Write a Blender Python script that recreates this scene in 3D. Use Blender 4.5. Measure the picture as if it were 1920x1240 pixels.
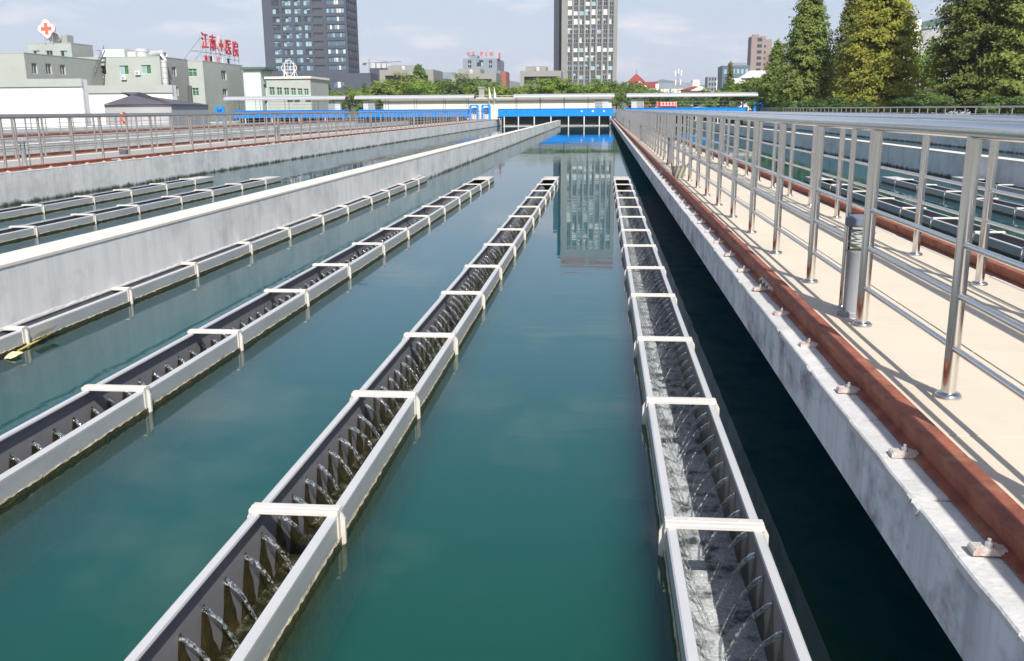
import bpy, math, random
from mathutils import Vector, Matrix

for _o in list(bpy.data.objects):
    bpy.data.objects.remove(_o)
scene = bpy.context.scene
COL = scene.collection
random.seed(7)

# ------------------------------------------------------------------ camera
PITCH, YAW, ROLL = math.radians(13.306), math.radians(5.517), 0.0065
EYE = 1.27                         # above the walkway, whose top is z = 0
cp, sp, cy, sy = math.cos(PITCH), math.sin(PITCH), math.cos(YAW), math.sin(YAW)
R0 = Vector((cy, sy, 0)); F0 = Vector((-sy * cp, cy * cp, -sp)); U0 = Vector((-sy * sp, cy * sp, cp))
RX = R0 * math.cos(ROLL) - U0 * math.sin(ROLL)
UX = U0 * math.cos(ROLL) + R0 * math.sin(ROLL)
cam_data = bpy.data.cameras.new("camera")
cam_data.sensor_fit = 'HORIZONTAL'; cam_data.sensor_width = 36.0
cam_data.lens = 36.0 * 1750 / 1920
cam_data.clip_start = 0.05; cam_data.clip_end = 12000
cam = bpy.data.objects.new("camera", cam_data); COL.objects.link(cam)
M = Matrix.Identity(4)
for i in range(3):
    M[i][0], M[i][1], M[i][2] = RX[i], UX[i], -F0[i]
M[2][3] = EYE
cam.matrix_world = M
scene.camera = cam

# ------------------------------------------------------------------ sky and sun
SUN = Vector((0.335, -1.03, 1.0)).normalized()          # towards the sun
EL = math.asin(SUN.z)
world = bpy.data.worlds.new("World"); scene.world = world; world.use_nodes = True
wn, wl = world.node_tree.nodes, world.node_tree.links
wn.clear()
w_out = wn.new("ShaderNodeOutputWorld"); w_bg = wn.new("ShaderNodeBackground")
w_sky = wn.new("ShaderNodeTexSky"); w_sky.sky_type = 'NISHITA'; w_sky.sun_disc = False
w_sky.sun_elevation = EL; w_sky.sun_rotation = math.atan2(SUN.x, SUN.y)
w_sky.air_density = 1.0; w_sky.dust_density = 1.6; w_sky.ozone_density = 2.6; w_sky.altitude = 30
w_bg.inputs["Strength"].default_value = 0.072
# thin scattered cloud over the whole sky dome
w_tc = wn.new("ShaderNodeTexCoord"); w_sep = wn.new("ShaderNodeSeparateXYZ")
w_add = wn.new("ShaderNodeMath"); w_add.operation = 'ADD'; w_add.inputs[1].default_value = 0.16
w_dx = wn.new("ShaderNodeMath"); w_dx.operation = 'DIVIDE'
w_dy = wn.new("ShaderNodeMath"); w_dy.operation = 'DIVIDE'
w_cmb = wn.new("ShaderNodeCombineXYZ")
w_noise = wn.new("ShaderNodeTexNoise"); w_noise.inputs["Scale"].default_value = 1.9
w_noise.inputs["Detail"].default_value = 8.0; w_noise.inputs["Roughness"].default_value = 0.56
w_ramp = wn.new("ShaderNodeValToRGB")
w_ramp.color_ramp.elements[0].position = 0.52; w_ramp.color_ramp.elements[0].color = (0, 0, 0, 1)
w_ramp.color_ramp.elements[1].position = 0.72; w_ramp.color_ramp.elements[1].color = (.8, .8, .8, 1)
w_mix = wn.new("ShaderNodeMixRGB"); w_mix.inputs[2].default_value = (8.2, 7.9, 8.3, 1)
wl.new(w_tc.outputs["Generated"], w_sep.inputs[0])
wl.new(w_sep.outputs["Z"], w_add.inputs[0])
wl.new(w_sep.outputs["X"], w_dx.inputs[0]); wl.new(w_add.outputs[0], w_dx.inputs[1])
wl.new(w_sep.outputs["Y"], w_dy.inputs[0]); wl.new(w_add.outputs[0], w_dy.inputs[1])
wl.new(w_dx.outputs[0], w_cmb.inputs[0]); wl.new(w_dy.outputs[0], w_cmb.inputs[1])
wl.new(w_cmb.outputs[0], w_noise.inputs["Vector"])
wl.new(w_noise.outputs["Fac"], w_ramp.inputs[0]); wl.new(w_ramp.outputs[0], w_mix.inputs[0])
w_hz = wn.new("ShaderNodeMixRGB");  w_hz.inputs[2].default_value = (5.75, 6.3, 7.75, 1)   # thin high haze, all round
w_inv = wn.new("ShaderNodeMath"); w_inv.operation = 'SUBTRACT'; w_inv.inputs[0].default_value = 1.0; w_inv.use_clamp = True
w_abs = wn.new("ShaderNodeMath"); w_abs.operation = 'ABSOLUTE'; wl.new(w_sep.outputs["Z"], w_abs.inputs[0]); wl.new(w_abs.outputs[0], w_inv.inputs[1])
w_pow = wn.new("ShaderNodeMath"); w_pow.operation = 'POWER'; w_pow.inputs[1].default_value = 2.8; wl.new(w_inv.outputs[0], w_pow.inputs[0])
w_sc = wn.new("ShaderNodeMath"); w_sc.operation = 'MULTIPLY'; w_sc.inputs[1].default_value = 0.90; wl.new(w_pow.outputs[0], w_sc.inputs[0]); wl.new(w_sc.outputs[0], w_hz.inputs[0])
wl.new(w_sky.outputs[0], w_hz.inputs[1]); wl.new(w_hz.outputs[0], w_mix.inputs[1]); wl.new(w_mix.outputs[0], w_bg.inputs["Color"])
wl.new(w_bg.outputs[0], w_out.inputs["Surface"])

sun_d = bpy.data.lights.new("sun", 'SUN'); sun_d.energy = 3.3; sun_d.angle = math.radians(0.53)
sun_d.color = (1.0, 0.955, 0.89)
sun = bpy.data.objects.new("sun", sun_d); COL.objects.link(sun)
sun.rotation_euler = SUN.to_track_quat('Z', 'Y').to_euler()
sun.location = (20, -60, 60)

vs = scene.view_settings
vs.view_transform = 'Standard'; vs.look = 'None'; vs.exposure = 0.74; vs.gamma = 1.0
vs.use_curve_mapping = False
scene.render.engine = 'CYCLES'
cyc = scene.cycles
cyc.use_denoising = True; cyc.use_adaptive_sampling = True; cyc.adaptive_threshold = 0.015
cyc.max_bounces = 7; cyc.diffuse_bounces = 2; cyc.glossy_bounces = 4
cyc.transmission_bounces = 6; cyc.transparent_max_bounces = 16; cyc.volume_bounces = 0
cyc.caustics_reflective = False; cyc.caustics_refractive = False

# ------------------------------------------------------------------ materials
MAT = {}
def _mat(name):
    m = bpy.data.materials.new(name); m.use_nodes = True
    MAT[name] = m
    nt = m.node_tree
    return m, nt.nodes, nt.links, nt.nodes["Principled BSDF"]

def surf(name, col, rough=0.6, var=0.18, scale=3.0, stretch=(1, 1, 1), metallic=0.0, bump=0.0, bscale=60.0,
         dark=None, dscale=0.6, damt=0.0, spec=0.5, detail=6.0, objrand=0.0):
    """plain procedural surface: colour with two octaves of mottling, optional stain tone, fine relief"""
    m, n, l, b = _mat(name)
    geo = n.new("ShaderNodeNewGeometry")
    mp = n.new("ShaderNodeMapping"); mp.inputs["Scale"].default_value = stretch
    l.new(geo.outputs["Position"], mp.inputs["Vector"])
    t = n.new("ShaderNodeTexNoise"); t.inputs["Scale"].default_value = scale
    t.inputs["Detail"].default_value = detail; t.inputs["Roughness"].default_value = 0.62
    l.new(mp.outputs[0], t.inputs["Vector"])
    mr = n.new("ShaderNodeMapRange"); mr.inputs["From Min"].default_value = 0.3; mr.inputs["From Max"].default_value = 0.7
    mr.inputs["To Min"].default_value = 1 - var; mr.inputs["To Max"].default_value = 1 + var
    l.new(t.outputs["Fac"], mr.inputs["Value"])
    mul = n.new("ShaderNodeMixRGB"); mul.blend_type = 'MULTIPLY'; mul.inputs[0].default_value = 1.0
    mul.inputs[1].default_value = (*col, 1)
    last = mr.outputs[0]
    if objrand:
        oi = n.new("ShaderNodeObjectInfo")
        mo = n.new("ShaderNodeMapRange"); mo.inputs["To Min"].default_value = 1 - objrand; mo.inputs["To Max"].default_value = 1 + objrand
        l.new(oi.outputs["Random"], mo.inputs["Value"])
        mm = n.new("ShaderNodeMath"); mm.operation = 'MULTIPLY'
        l.new(last, mm.inputs[0]); l.new(mo.outputs[0], mm.inputs[1]); last = mm.outputs[0]
    l.new(last, mul.inputs[2])
    out = mul.outputs[0]
    if dark is not None:
        t2 = n.new("ShaderNodeTexNoise"); t2.inputs["Scale"].default_value = dscale
        t2.inputs["Detail"].default_value = 8; t2.inputs["Roughness"].default_value = 0.66
        l.new(mp.outputs[0], t2.inputs["Vector"])
        r2 = n.new("ShaderNodeMapRange"); r2.inputs["From Min"].default_value = 0.5; r2.inputs["From Max"].default_value = 0.68
        r2.inputs["To Min"].default_value = 0; r2.inputs["To Max"].default_value = damt
        l.new(t2.outputs["Fac"], r2.inputs["Value"])
        mx = n.new("ShaderNodeMixRGB"); mx.inputs[2].default_value = (*dark, 1)
        l.new(r2.outputs[0], mx.inputs[0]); l.new(out, mx.inputs[1]); out = mx.outputs[0]
    l.new(out, b.inputs["Base Color"])
    b.inputs["Roughness"].default_value = rough; b.inputs["Metallic"].default_value = metallic
    b.inputs["Specular IOR Level"].default_value = spec
    if bump > 0:
        t3 = n.new("ShaderNodeTexNoise"); t3.inputs["Scale"].default_value = bscale; t3.inputs["Detail"].default_value = 4
        l.new(geo.outputs["Position"], t3.inputs["Vector"])
        bp = n.new("ShaderNodeBump"); bp.inputs["Strength"].default_value = bump; bp.inputs["Distance"].default_value = 0.01
        l.new(t3.outputs["Fac"], bp.inputs["Height"]); l.new(bp.outputs[0], b.inputs["Normal"])
    return m

WZ = -0.705                       # water level
def wall_material(name, col, streak, algae=True, rough_mix=0.62, bsc=1.1):
    """cast concrete: vertical rain streaks, pour mottling, a green growth line where it meets the water"""
    m, n, l, b = _mat(name)
    geo = n.new("ShaderNodeNewGeometry")
    def noise(sc, st, det=7, ro=0.6):
        mp = n.new("ShaderNodeMapping"); mp.inputs["Scale"].default_value = st
        l.new(geo.outputs["Position"], mp.inputs["Vector"])
        t = n.new("ShaderNodeTexNoise"); t.inputs["Scale"].default_value = sc; t.inputs["Detail"].default_value = det
        t.inputs["Roughness"].default_value = ro
        l.new(mp.outputs[0], t.inputs["Vector"]); return t.outputs["Fac"]
    def rng(v, a, b_, c, d):
        r = n.new("ShaderNodeMapRange"); r.inputs["From Min"].default_value = a; r.inputs["From Max"].default_value = b_
        r.inputs["To Min"].default_value = c; r.inputs["To Max"].default_value = d
        l.new(v, r.inputs["Value"]); return r.outputs[0]
    def mix(fac, a, c):
        x = n.new("ShaderNodeMixRGB"); l.new(fac, x.inputs[0])
        if isinstance(a, tuple): x.inputs[1].default_value = (*a, 1)
        else: l.new(a, x.inputs[1])
        x.inputs[2].default_value = (*c, 1); return x.outputs[0]
    fine = noise(5.0, (1, 1, 0.10), 8, 0.66); blot = noise(bsc, (1, 0.8, 1.1), 8, 0.70); big = noise(0.35, (1, 1, 1), 4)
    c = mix(rng(fine, 0.44, 0.70, 0, 0.75), col, streak)
    c = mix(rng(blot, 0.47, 0.66, 0, rough_mix), c, tuple(v * 0.72 for v in streak))
    c = mix(rng(big, 0.42, 0.68, 0, 0.30), c, tuple(min(1, v * 1.22) for v in col))
    if algae:
        sep = n.new("ShaderNodeSeparateXYZ"); l.new(geo.outputs["Position"], sep.inputs[0])
        wob = noise(3.2, (1, 1, 0.5), 8, 0.72)
        h = n.new("ShaderNodeMath"); h.operation = 'MULTIPLY_ADD'; l.new(wob, h.inputs[0])
        h.inputs[1].default_value = -0.34; l.new(sep.outputs["Z"], h.inputs[2])
        c = mix(rng(h.outputs[0], WZ - 0.16, WZ - 0.08, 0.92, 0), c, (0.045, 0.05, 0.016))
    l.new(c, b.inputs["Base Color"]); b.inputs["Roughness"].default_value = 0.85
    b.inputs["Specular IOR Level"].default_value = 0.25
    bp = n.new("ShaderNodeBump"); bp.inputs["Strength"].default_value = 0.12; bp.inputs["Distance"].default_value = 0.015
    l.new(noise(14, (1, 1, 1), 6), bp.inputs["Height"]); l.new(bp.outputs[0], b.inputs["Normal"])
    return m

wall_material("wall_concrete", (0.84, 0.83, 0.81), (0.62, 0.62, 0.615))
wall_material("slab_concrete", (0.72, 0.72, 0.75), (0.30, 0.31, 0.34), algae=False, rough_mix=1.0, bsc=3.0)
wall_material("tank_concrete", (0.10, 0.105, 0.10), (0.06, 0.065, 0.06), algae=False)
surf("cap_stone", (0.78, 0.72, 0.63), 0.8, 0.07, 1.2, bump=0.15, dark=(0.55, 0.5, 0.43), damt=0.35)
surf("tile", (0.71, 0.625, 0.49), 0.7, 0.04, 1.4, bump=0.08, bscale=160, dark=(0.60, 0.54, 0.45), dscale=1.6, damt=0.35, objrand=0.025)
surf("grey_paving", (0.36, 0.35, 0.34), 0.85, 0.10, 1.6, bump=0.1)
surf("bed_mortar", (0.62, 0.61, 0.59), 0.85, 0.10, 9, bump=0.5, bscale=38, dark=(0.50, 0.50, 0.49), dscale=4.0, damt=0.55, objrand=0.05)
surf("grout", (0.28, 0.25, 0.21), 0.9, 0.15, 8)
surf("rail_paint", (0.30, 0.098, 0.062), 0.66, 0.38, 7, bump=0.35, bscale=90, dark=(0.36, 0.17, 0.10), dscale=9, damt=0.9, spec=0.3)
surf("clip_paint", (0.58, 0.52, 0.48), 0.8, 0.2, 30, bump=0.5, bscale=120, dark=(0.40, 0.13, 0.08), dscale=18, damt=0.8)
surf("nut_steel", (0.55, 0.54, 0.52), 0.5, 0.2, 40, metallic=0.3)
surf("stainless", (0.74, 0.72, 0.69), 0.16, 0.03, 14, metallic=1.0, stretch=(1, 1, 0.1))
surf("stainless_dull", (0.52, 0.475, 0.435), 0.36, 0.05, 14, metallic=0.85)
surf("pvc", (0.43, 0.445, 0.45), 0.5, 0.09, 4, stretch=(1, 0.4, 2.5), dark=(0.27, 0.285, 0.285), dscale=3, damt=0.35)
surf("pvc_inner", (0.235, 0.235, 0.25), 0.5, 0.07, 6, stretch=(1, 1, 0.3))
surf("pvc_flange", (0.55, 0.555, 0.56), 0.42, 0.05, 5, stretch=(1, 0.4, 1))
surf("pvc_bar", (0.66, 0.625, 0.575), 0.45, 0.05, 12, dark=(0.55, 0.45, 0.33), dscale=7, damt=0.35)
surf("scum", (0.42, 0.39, 0.28), 0.8, 0.35, 26, bump=0.8, bscale=90, dark=(0.16, 0.14, 0.06), dscale=9, damt=0.9)
surf("algae", (0.040, 0.038, 0.014), 0.55, 0.5, 24, bump=0.8, bscale=60, dark=(0.085, 0.07, 0.02), dscale=6, damt=0.7)
surf("stain", (0.052, 0.042, 0.016), 0.3, 0.5, 26, bump=0.7, bscale=70, dark=(0.14, 0.11, 0.03), dscale=11, damt=0.75)
surf("bollard_grey", (0.30, 0.315, 0.34), 0.45, 0.05, 10)
surf("bollard_cap", (0.15, 0.175, 0.22), 0.4, 0.06, 10)
surf("blue_paint", (0.001, 0.25, 0.80), 0.42, 0.06, 0.9, dark=(0.01, 0.17, 0.55), dscale=0.8, damt=0.35)
surf("blue_dark", (0.01, 0.10, 0.42), 0.5, 0.1, 2)
surf("dark_steel", (0.10, 0.105, 0.105), 0.6, 0.15, 4)
surf("canopy_metal", (0.46, 0.47, 0.49), 0.42, 0.04, 1.0, metallic=0.15)
surf("white_pipe", (0.80, 0.80, 0.78), 0.5, 0.04, 3)
surf("cabinet", (0.62, 0.62, 0.60), 0.5, 0.05, 2)
surf("cabinet_panel", (0.34, 0.35, 0.35), 0.45, 0.06, 3)
surf("hospital", (0.43, 0.46, 0.425), 0.85, 0.05, 0.35, dark=(0.37, 0.395, 0.37), dscale=0.5, damt=0.4)
surf("hospital_pale", (0.62, 0.72, 0.67), 0.8, 0.04, 0.3)
surf("white_wall", (0.82, 0.815, 0.80), 0.8, 0.03, 0.3)
surf("grey_wall", (0.40, 0.40, 0.41), 0.85, 0.05, 0.4)
surf("slate_roof", (0.115, 0.105, 0.125), 0.8, 0.12, 0.8)
surf("tower_dark", (0.072, 0.084, 0.116), 0.75, 0.07, 0.08, dark=(0.052, 0.06, 0.08), dscale=0.06, damt=0.4)
surf("tower_navy", (0.055, 0.062, 0.085), 0.6, 0.06, 0.1)
surf("tower_light", (0.27, 0.265, 0.25), 0.8, 0.05, 0.1)
surf("spandrel", (0.085, 0.09, 0.092), 0.5, 0.12, 0.3)
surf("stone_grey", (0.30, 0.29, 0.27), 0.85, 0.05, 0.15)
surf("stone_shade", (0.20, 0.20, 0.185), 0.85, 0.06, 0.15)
surf("block_blue", (0.25, 0.29, 0.34), 0.7, 0.06, 0.1)
surf("office_blue", (0.11, 0.15, 0.21), 0.5, 0.08, 0.1)
surf("brown_block", (0.30, 0.235, 0.22), 0.8, 0.06, 0.08)
surf("brick_red", (0.36, 0.13, 0.09), 0.8, 0.08, 0.4)
surf("roof_red", (0.27, 0.055, 0.045), 0.75, 0.15, 0.7)
surf("orange_wall", (0.62, 0.28, 0.15), 0.8, 0.05, 0.4)
surf("green_roof", (0.10, 0.16, 0.13), 0.6, 0.08, 0.3)
surf("cream_wall", (0.80, 0.76, 0.66), 0.8, 0.03, 0.3)
surf("frame_white", (0.72, 0.73, 0.72), 0.5, 0.03, 1)
surf("frame_dark", (0.07, 0.075, 0.085), 0.5, 0.05, 1)
surf("glass_dark", (0.035, 0.045, 0.055), 0.06, 0.3, 0.6, spec=0.9)
surf("glass_blue", (0.11, 0.18, 0.26), 0.07, 0.3, 0.5, spec=0.9)
surf("glass_pale", (0.30, 0.45, 0.50), 0.10, 0.2, 0.5, spec=0.9)
surf("glass_green", (0.06, 0.17, 0.08), 0.1, 0.25, 0.8, spec=0.8)
surf("curtain_glare", (0.68, 0.72, 0.70), 0.6, 0.1, 1.0)  # white panes: window reflections and curtains put into one colour
surf("sign_red", (0.62, 0.05, 0.06), 0.5, 0.05, 1)
surf("sign_red_light", (0.80, 0.16, 0.10), 0.5, 0.04, 1)
surf("sign_white", (0.85, 0.84, 0.83), 0.5, 0.02, 1)
surf("sign_pink", (0.78, 0.36, 0.42), 0.6, 0.04, 1)
surf("sign_black", (0.03, 0.03, 0.035), 0.6, 0.05, 1)
surf("lattice", (0.42, 0.43, 0.45), 0.5, 0.05, 1, metallic=0.3)
surf("lattice_dark", (0.10, 0.10, 0.11), 0.6, 0.05, 1)
surf("duct", (0.66, 0.66, 0.64), 0.4, 0.06, 2, metallic=0.2)
surf("banner", (0.75, 0.07, 0.07), 0.7, 0.05, 1)
surf("lifebuoy", (0.85, 0.16, 0.05), 0.5, 0.05, 3)
surf("bark", (0.085, 0.062, 0.045), 0.9, 0.2, 3, stretch=(1, 1, 0.2))
surf("ground_soil", (0.13, 0.145, 0.075), 0.95, 0.3, 0.25, dark=(0.20, 0.19, 0.16), dscale=0.05, damt=0.8)
surf("hill", (0.10, 0.13, 0.14), 0.95, 0.2, 0.004)
surf("wicker", (0.34, 0.33, 0.28), 0.7, 0.3, 60, stretch=(1, 1, 3))
surf("yellow_scrap", (0.86, 0.76, 0.40), 0.6, 0.15, 12)
surf("straw", (0.62, 0.46, 0.12), 0.7, 0.2, 20)

def leaf_material(name, col, col2, transl=0.42):
    m, n, l, b = _mat(name)
    n.remove(b)
    out = n["Material Output"]
    geo = n.new("ShaderNodeNewGeometry"); oi = n.new("ShaderNodeObjectInfo")
    t = n.new("ShaderNodeTexNoise"); t.inputs["Scale"].default_value = 0.55; t.inputs["Detail"].default_value = 5
    l.new(geo.outputs["Position"], t.inputs["Vector"])
    a = n.new("ShaderNodeMath"); a.operation = 'MULTIPLY_ADD'; a.inputs[1].default_value = 0.35; l.new(oi.outputs["Random"], a.inputs[0]); l.new(t.outputs["Fac"], a.inputs[2])
    r = n.new("ShaderNodeMapRange"); r.inputs["From Min"].default_value = 0.42; r.inputs["From Max"].default_value = 0.95
    l.new(a.outputs[0], r.inputs["Value"])
    mx = n.new("ShaderNodeMixRGB"); mx.inputs[1].default_value = (*col, 1); mx.inputs[2].default_value = (*col2, 1)
    l.new(r.outputs[0], mx.inputs[0])
    d = n.new("ShaderNodeBsdfDiffuse"); tr = n.new("ShaderNodeBsdfTranslucent"); ms = n.new("ShaderNodeMixShader")
    ms.inputs[0].default_value = transl
    l.new(mx.outputs[0], d.inputs[0]); l.new(mx.outputs[0], tr.inputs[0])
    l.new(d.outputs[0], ms.inputs[1]); l.new(tr.outputs[0], ms.inputs[2]); l.new(ms.outputs[0], out.inputs["Surface"])
    return m
leaf_material("leaf_mid", (0.18, 0.27, 0.065), (0.33, 0.40, 0.11))
leaf_material("leaf_dark", (0.10, 0.18, 0.06), (0.20, 0.29, 0.10))
leaf_material("leaf_bright", (0.22, 0.34, 0.07), (0.36, 0.45, 0.11))
leaf_material("leaf_redwood", (0.21, 0.28, 0.08), (0.36, 0.41, 0.12))
leaf_material("leaf_gold", (0.30, 0.33, 0.07), (0.48, 0.44, 0.10))
leaf_material("leaf_shade", (0.13, 0.17, 0.055), (0.26, 0.28, 0.085))

def water_material(name, scat, dens, ripple):
    """clear surface (mirror by Fresnel, otherwise see-through) over a body of tinted, light-scattering water"""
    m, n, l, b = _mat(name); n.remove(b)
    out = n["Material Output"]
    geo = n.new("ShaderNodeNewGeometry")
    mp = n.new("ShaderNodeMapping"); mp.inputs["Scale"].default_value = (0.55, 1.6, 1)
    l.new(geo.outputs["Position"], mp.inputs["Vector"])
    t1 = n.new("ShaderNodeTexNoise"); t1.inputs["Scale"].default_value = 1.4; t1.inputs["Detail"].default_value = 3
    l.new(mp.outputs[0], t1.inputs["Vector"])
    t2 = n.new("ShaderNodeTexNoise"); t2.inputs["Scale"].default_value = 0.18; t2.inputs["Detail"].default_value = 2
    l.new(geo.outputs["Position"], t2.inputs["Vector"])
    rg = n.new("ShaderNodeMapRange"); rg.inputs["From Min"].default_value = 0.40; rg.inputs["From Max"].default_value = 0.7
    rg.inputs["To Min"].default_value = 0.12; rg.inputs["To Max"].default_value = 1.0
    l.new(t2.outputs["Fac"], rg.inputs["Value"])
    mu = n.new("ShaderNodeMath"); mu.operation = 'MULTIPLY'; l.new(t1.outputs["Fac"], mu.inputs[0]); l.new(rg.outputs[0], mu.inputs[1])
    bp = n.new("ShaderNodeBump"); bp.inputs["Strength"].default_value = 1.0; bp.inputs["Distance"].default_value = ripple
    l.new(mu.outputs[0], bp.inputs["Height"])
    fr = n.new("ShaderNodeFresnel"); l.new(bp.outputs[0], fr.inputs["Normal"])
    io = n.new("ShaderNodeMapRange"); io.inputs["To Min"].default_value = 1.48; io.inputs["To Max"].default_value = 1 / 1.48
    l.new(geo.outputs["Backfacing"], io.inputs["Value"]); l.new(io.outputs[0], fr.inputs["IOR"])
    sep = n.new("ShaderNodeSeparateXYZ"); l.new(geo.outputs["True Normal"], sep.inputs[0])
    ab = n.new("ShaderNodeMath"); ab.operation = 'ABSOLUTE'; l.new(sep.outputs["Z"], ab.inputs[0])
    gt = n.new("ShaderNodeMath"); gt.operation = 'GREATER_THAN'; gt.inputs[1].default_value = 0.5; l.new(ab.outputs[0], gt.inputs[0])
    fm = n.new("ShaderNodeMath"); fm.operation = 'MULTIPLY'; l.new(fr.outputs[0], fm.inputs[0]); l.new(gt.outputs[0], fm.inputs[1])
    tr = n.new("ShaderNodeBsdfTransparent"); gl = n.new("ShaderNodeBsdfGlossy"); gl.inputs["Roughness"].default_value = 0.015
    lw = n.new("ShaderNodeLayerWeight"); lw.inputs["Blend"].default_value = 0.5
    tn = n.new("ShaderNodeMapRange"); tn.inputs["From Min"].default_value = 0.35; tn.inputs["From Max"].default_value = 0.85
    l.new(lw.outputs["Facing"], tn.inputs["Value"])
    tc = n.new("ShaderNodeMixRGB"); tc.inputs[1].default_value = (1, 0.98, 0.55, 1); tc.inputs[2].default_value = (0.55, 0.84, 1.0, 1)
    l.new(tn.outputs[0], tc.inputs[0]); l.new(tc.outputs[0], tr.inputs["Color"])
    l.new(bp.outputs[0], gl.inputs["Normal"])
    ms = n.new("ShaderNodeMixShader"); l.new(fm.outputs[0], ms.inputs[0]); l.new(tr.outputs[0], ms.inputs[1]); l.new(gl.outputs[0], ms.inputs[2])
    l.new(ms.outputs[0], out.inputs["Surface"])
    vsn = n.new("ShaderNodeVolumeScatter"); vsn.inputs["Color"].default_value = (*scat, 1); vsn.inputs["Density"].default_value = dens; vsn.inputs["Anisotropy"].default_value = -0.05
    va = n.new("ShaderNodeVolumeAbsorption"); va.inputs["Color"].default_value = (*scat, 1); va.inputs["Density"].default_value = dens
    ad = n.new("ShaderNodeAddShader"); l.new(vsn.outputs[0], ad.inputs[0]); l.new(va.outputs[0], ad.inputs[1])
    l.new(ad.outputs[0], out.inputs["Volume"])
    return m
water_material("water", (0.04, 0.375, 0.68), 0.9, 0.006)

def jet_material():
    m, n, l, b = _mat("jet_water"); n.remove(b)
    out = n["Material Output"]
    fr = n.new("ShaderNodeLayerWeight"); fr.inputs["Blend"].default_value = 0.42
    tr = n.new("ShaderNodeBsdfTransparent"); tr.inputs[0].default_value = (0.90, 0.93, 0.93, 1)
    gl = n.new("ShaderNodeBsdfGlossy"); gl.inputs["Roughness"].default_value = 0.08; gl.inputs["Color"].default_value = (0.9, 0.93, 0.95, 1)
    geo = n.new("ShaderNodeNewGeometry"); t = n.new("ShaderNodeTexNoise"); t.inputs["Scale"].default_value = 55; t.inputs["Detail"].default_value = 2
    l.new(geo.outputs["Position"], t.inputs["Vector"])
    bp = n.new("ShaderNodeBump"); bp.inputs["Strength"].default_value = 0.9; bp.inputs["Distance"].default_value = 0.01
    l.new(t.outputs["Fac"], bp.inputs["Height"]); l.new(bp.outputs[0], gl.inputs["Normal"]); l.new(bp.outputs[0], fr.inputs["Normal"])
    ms = n.new("ShaderNodeMixShader"); l.new(fr.outputs["Facing"], ms.inputs[0]); l.new(tr.outputs[0], ms.inputs[1]); l.new(gl.outputs[0], ms.inputs[2])
    df = n.new("ShaderNodeBsdfDiffuse"); df.inputs[0].default_value = (0.85, 0.88, 0.9, 1)
    m2 = n.new("ShaderNodeMixShader"); r = n.new("ShaderNodeMapRange"); r.inputs["From Min"].default_value = 0.48; r.inputs["From Max"].default_value = 0.72; r.inputs["To Max"].default_value = 0.38
    l.new(t.outputs["Fac"], r.inputs["Value"]); l.new(r.outputs[0], m2.inputs[0]); l.new(ms.outputs[0], m2.inputs[1]); l.new(df.outputs[0], m2.inputs[2])
    l.new(m2.outputs[0], out.inputs["Surface"])
jet_material()

def channel_material(name, col, mid, foam, fmin, fmax):
    """churned water in a trough: dark clear water, grey aerated water and flecks of white foam"""
    m, n, l, b = _mat(name)
    geo = n.new("ShaderNodeNewGeometry")
    def tex(sc, st, det, ro):
        mp = n.new("ShaderNodeMapping"); mp.inputs["Scale"].default_value = st; l.new(geo.outputs["Position"], mp.inputs["Vector"])
        t = n.new("ShaderNodeTexNoise"); t.inputs["Scale"].default_value = sc; t.inputs["Detail"].default_value = det; t.inputs["Roughness"].default_value = ro
        l.new(mp.outputs[0], t.inputs["Vector"]); return t.outputs["Fac"]
    def rng(v, a, b_):
        r = n.new("ShaderNodeMapRange"); r.inputs["From Min"].default_value = a; r.inputs["From Max"].default_value = b_; l.new(v, r.inputs["Value"]); return r.outputs[0]
    big = tex(9, (1, 0.8, 1), 5, 0.6); fine = tex(70, (1, 1, 1), 6, 0.75)
    mx = n.new("ShaderNodeMixRGB"); mx.inputs[1].default_value = (*col, 1); mx.inputs[2].default_value = (*mid, 1); l.new(rng(big, fmin, fmax), mx.inputs[0])
    mm = n.new("ShaderNodeMath"); mm.operation = 'MULTIPLY'; l.new(rng(fine, 0.50, 0.66), mm.inputs[0]); l.new(rng(big, fmin + 0.02, fmax + 0.04), mm.inputs[1])
    m2 = n.new("ShaderNodeMixRGB"); l.new(mm.outputs[0], m2.inputs[0]); l.new(mx.outputs[0], m2.inputs[1]); m2.inputs[2].default_value = (*foam, 1)
    l.new(m2.outputs[0], b.inputs["Base Color"]); b.inputs["Roughness"].default_value = 0.10; b.inputs["IOR"].default_value = 1.33
    ad = n.new("ShaderNodeMath"); ad.operation = 'MULTIPLY_ADD'; ad.inputs[1].default_value = 0.25; l.new(fine, ad.inputs[0]); l.new(big, ad.inputs[2])
    bp = n.new("ShaderNodeBump"); bp.inputs["Strength"].default_value = 0.8; bp.inputs["Distance"].default_value = 0.016
    l.new(ad.outputs[0], bp.inputs["Height"]); l.new(bp.outputs[0], b.inputs["Normal"])
channel_material("channel_clear", (0.020, 0.020, 0.008), (0.075, 0.07, 0.03), (0.5, 0.5, 0.42), 0.46, 0.72)
channel_material("channel_foam", (0.05, 0.058, 0.055), (0.46, 0.48, 0.48), (0.95, 0.96, 0.96), 0.36, 0.52)

def glass_clear():
    m, n, l, b = _mat("lamp_glass"); n.remove(b); out = n["Material Output"]
    fr = n.new("ShaderNodeLayerWeight"); fr.inputs["Blend"].default_value = 0.3
    tr = n.new("ShaderNodeBsdfTransparent"); tr.inputs[0].default_value = (0.86, 0.88, 0.88, 1)
    gl = n.new("ShaderNodeBsdfGlossy"); gl.inputs["Roughness"].default_value = 0.05
    ms = n.new("ShaderNodeMixShader"); l.new(fr.outputs["Fresnel"], ms.inputs[0]); l.new(tr.outputs[0], ms.inputs[1]); l.new(gl.outputs[0], ms.inputs[2])
    l.new(ms.outputs[0], out.inputs["Surface"])
glass_clear()

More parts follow.
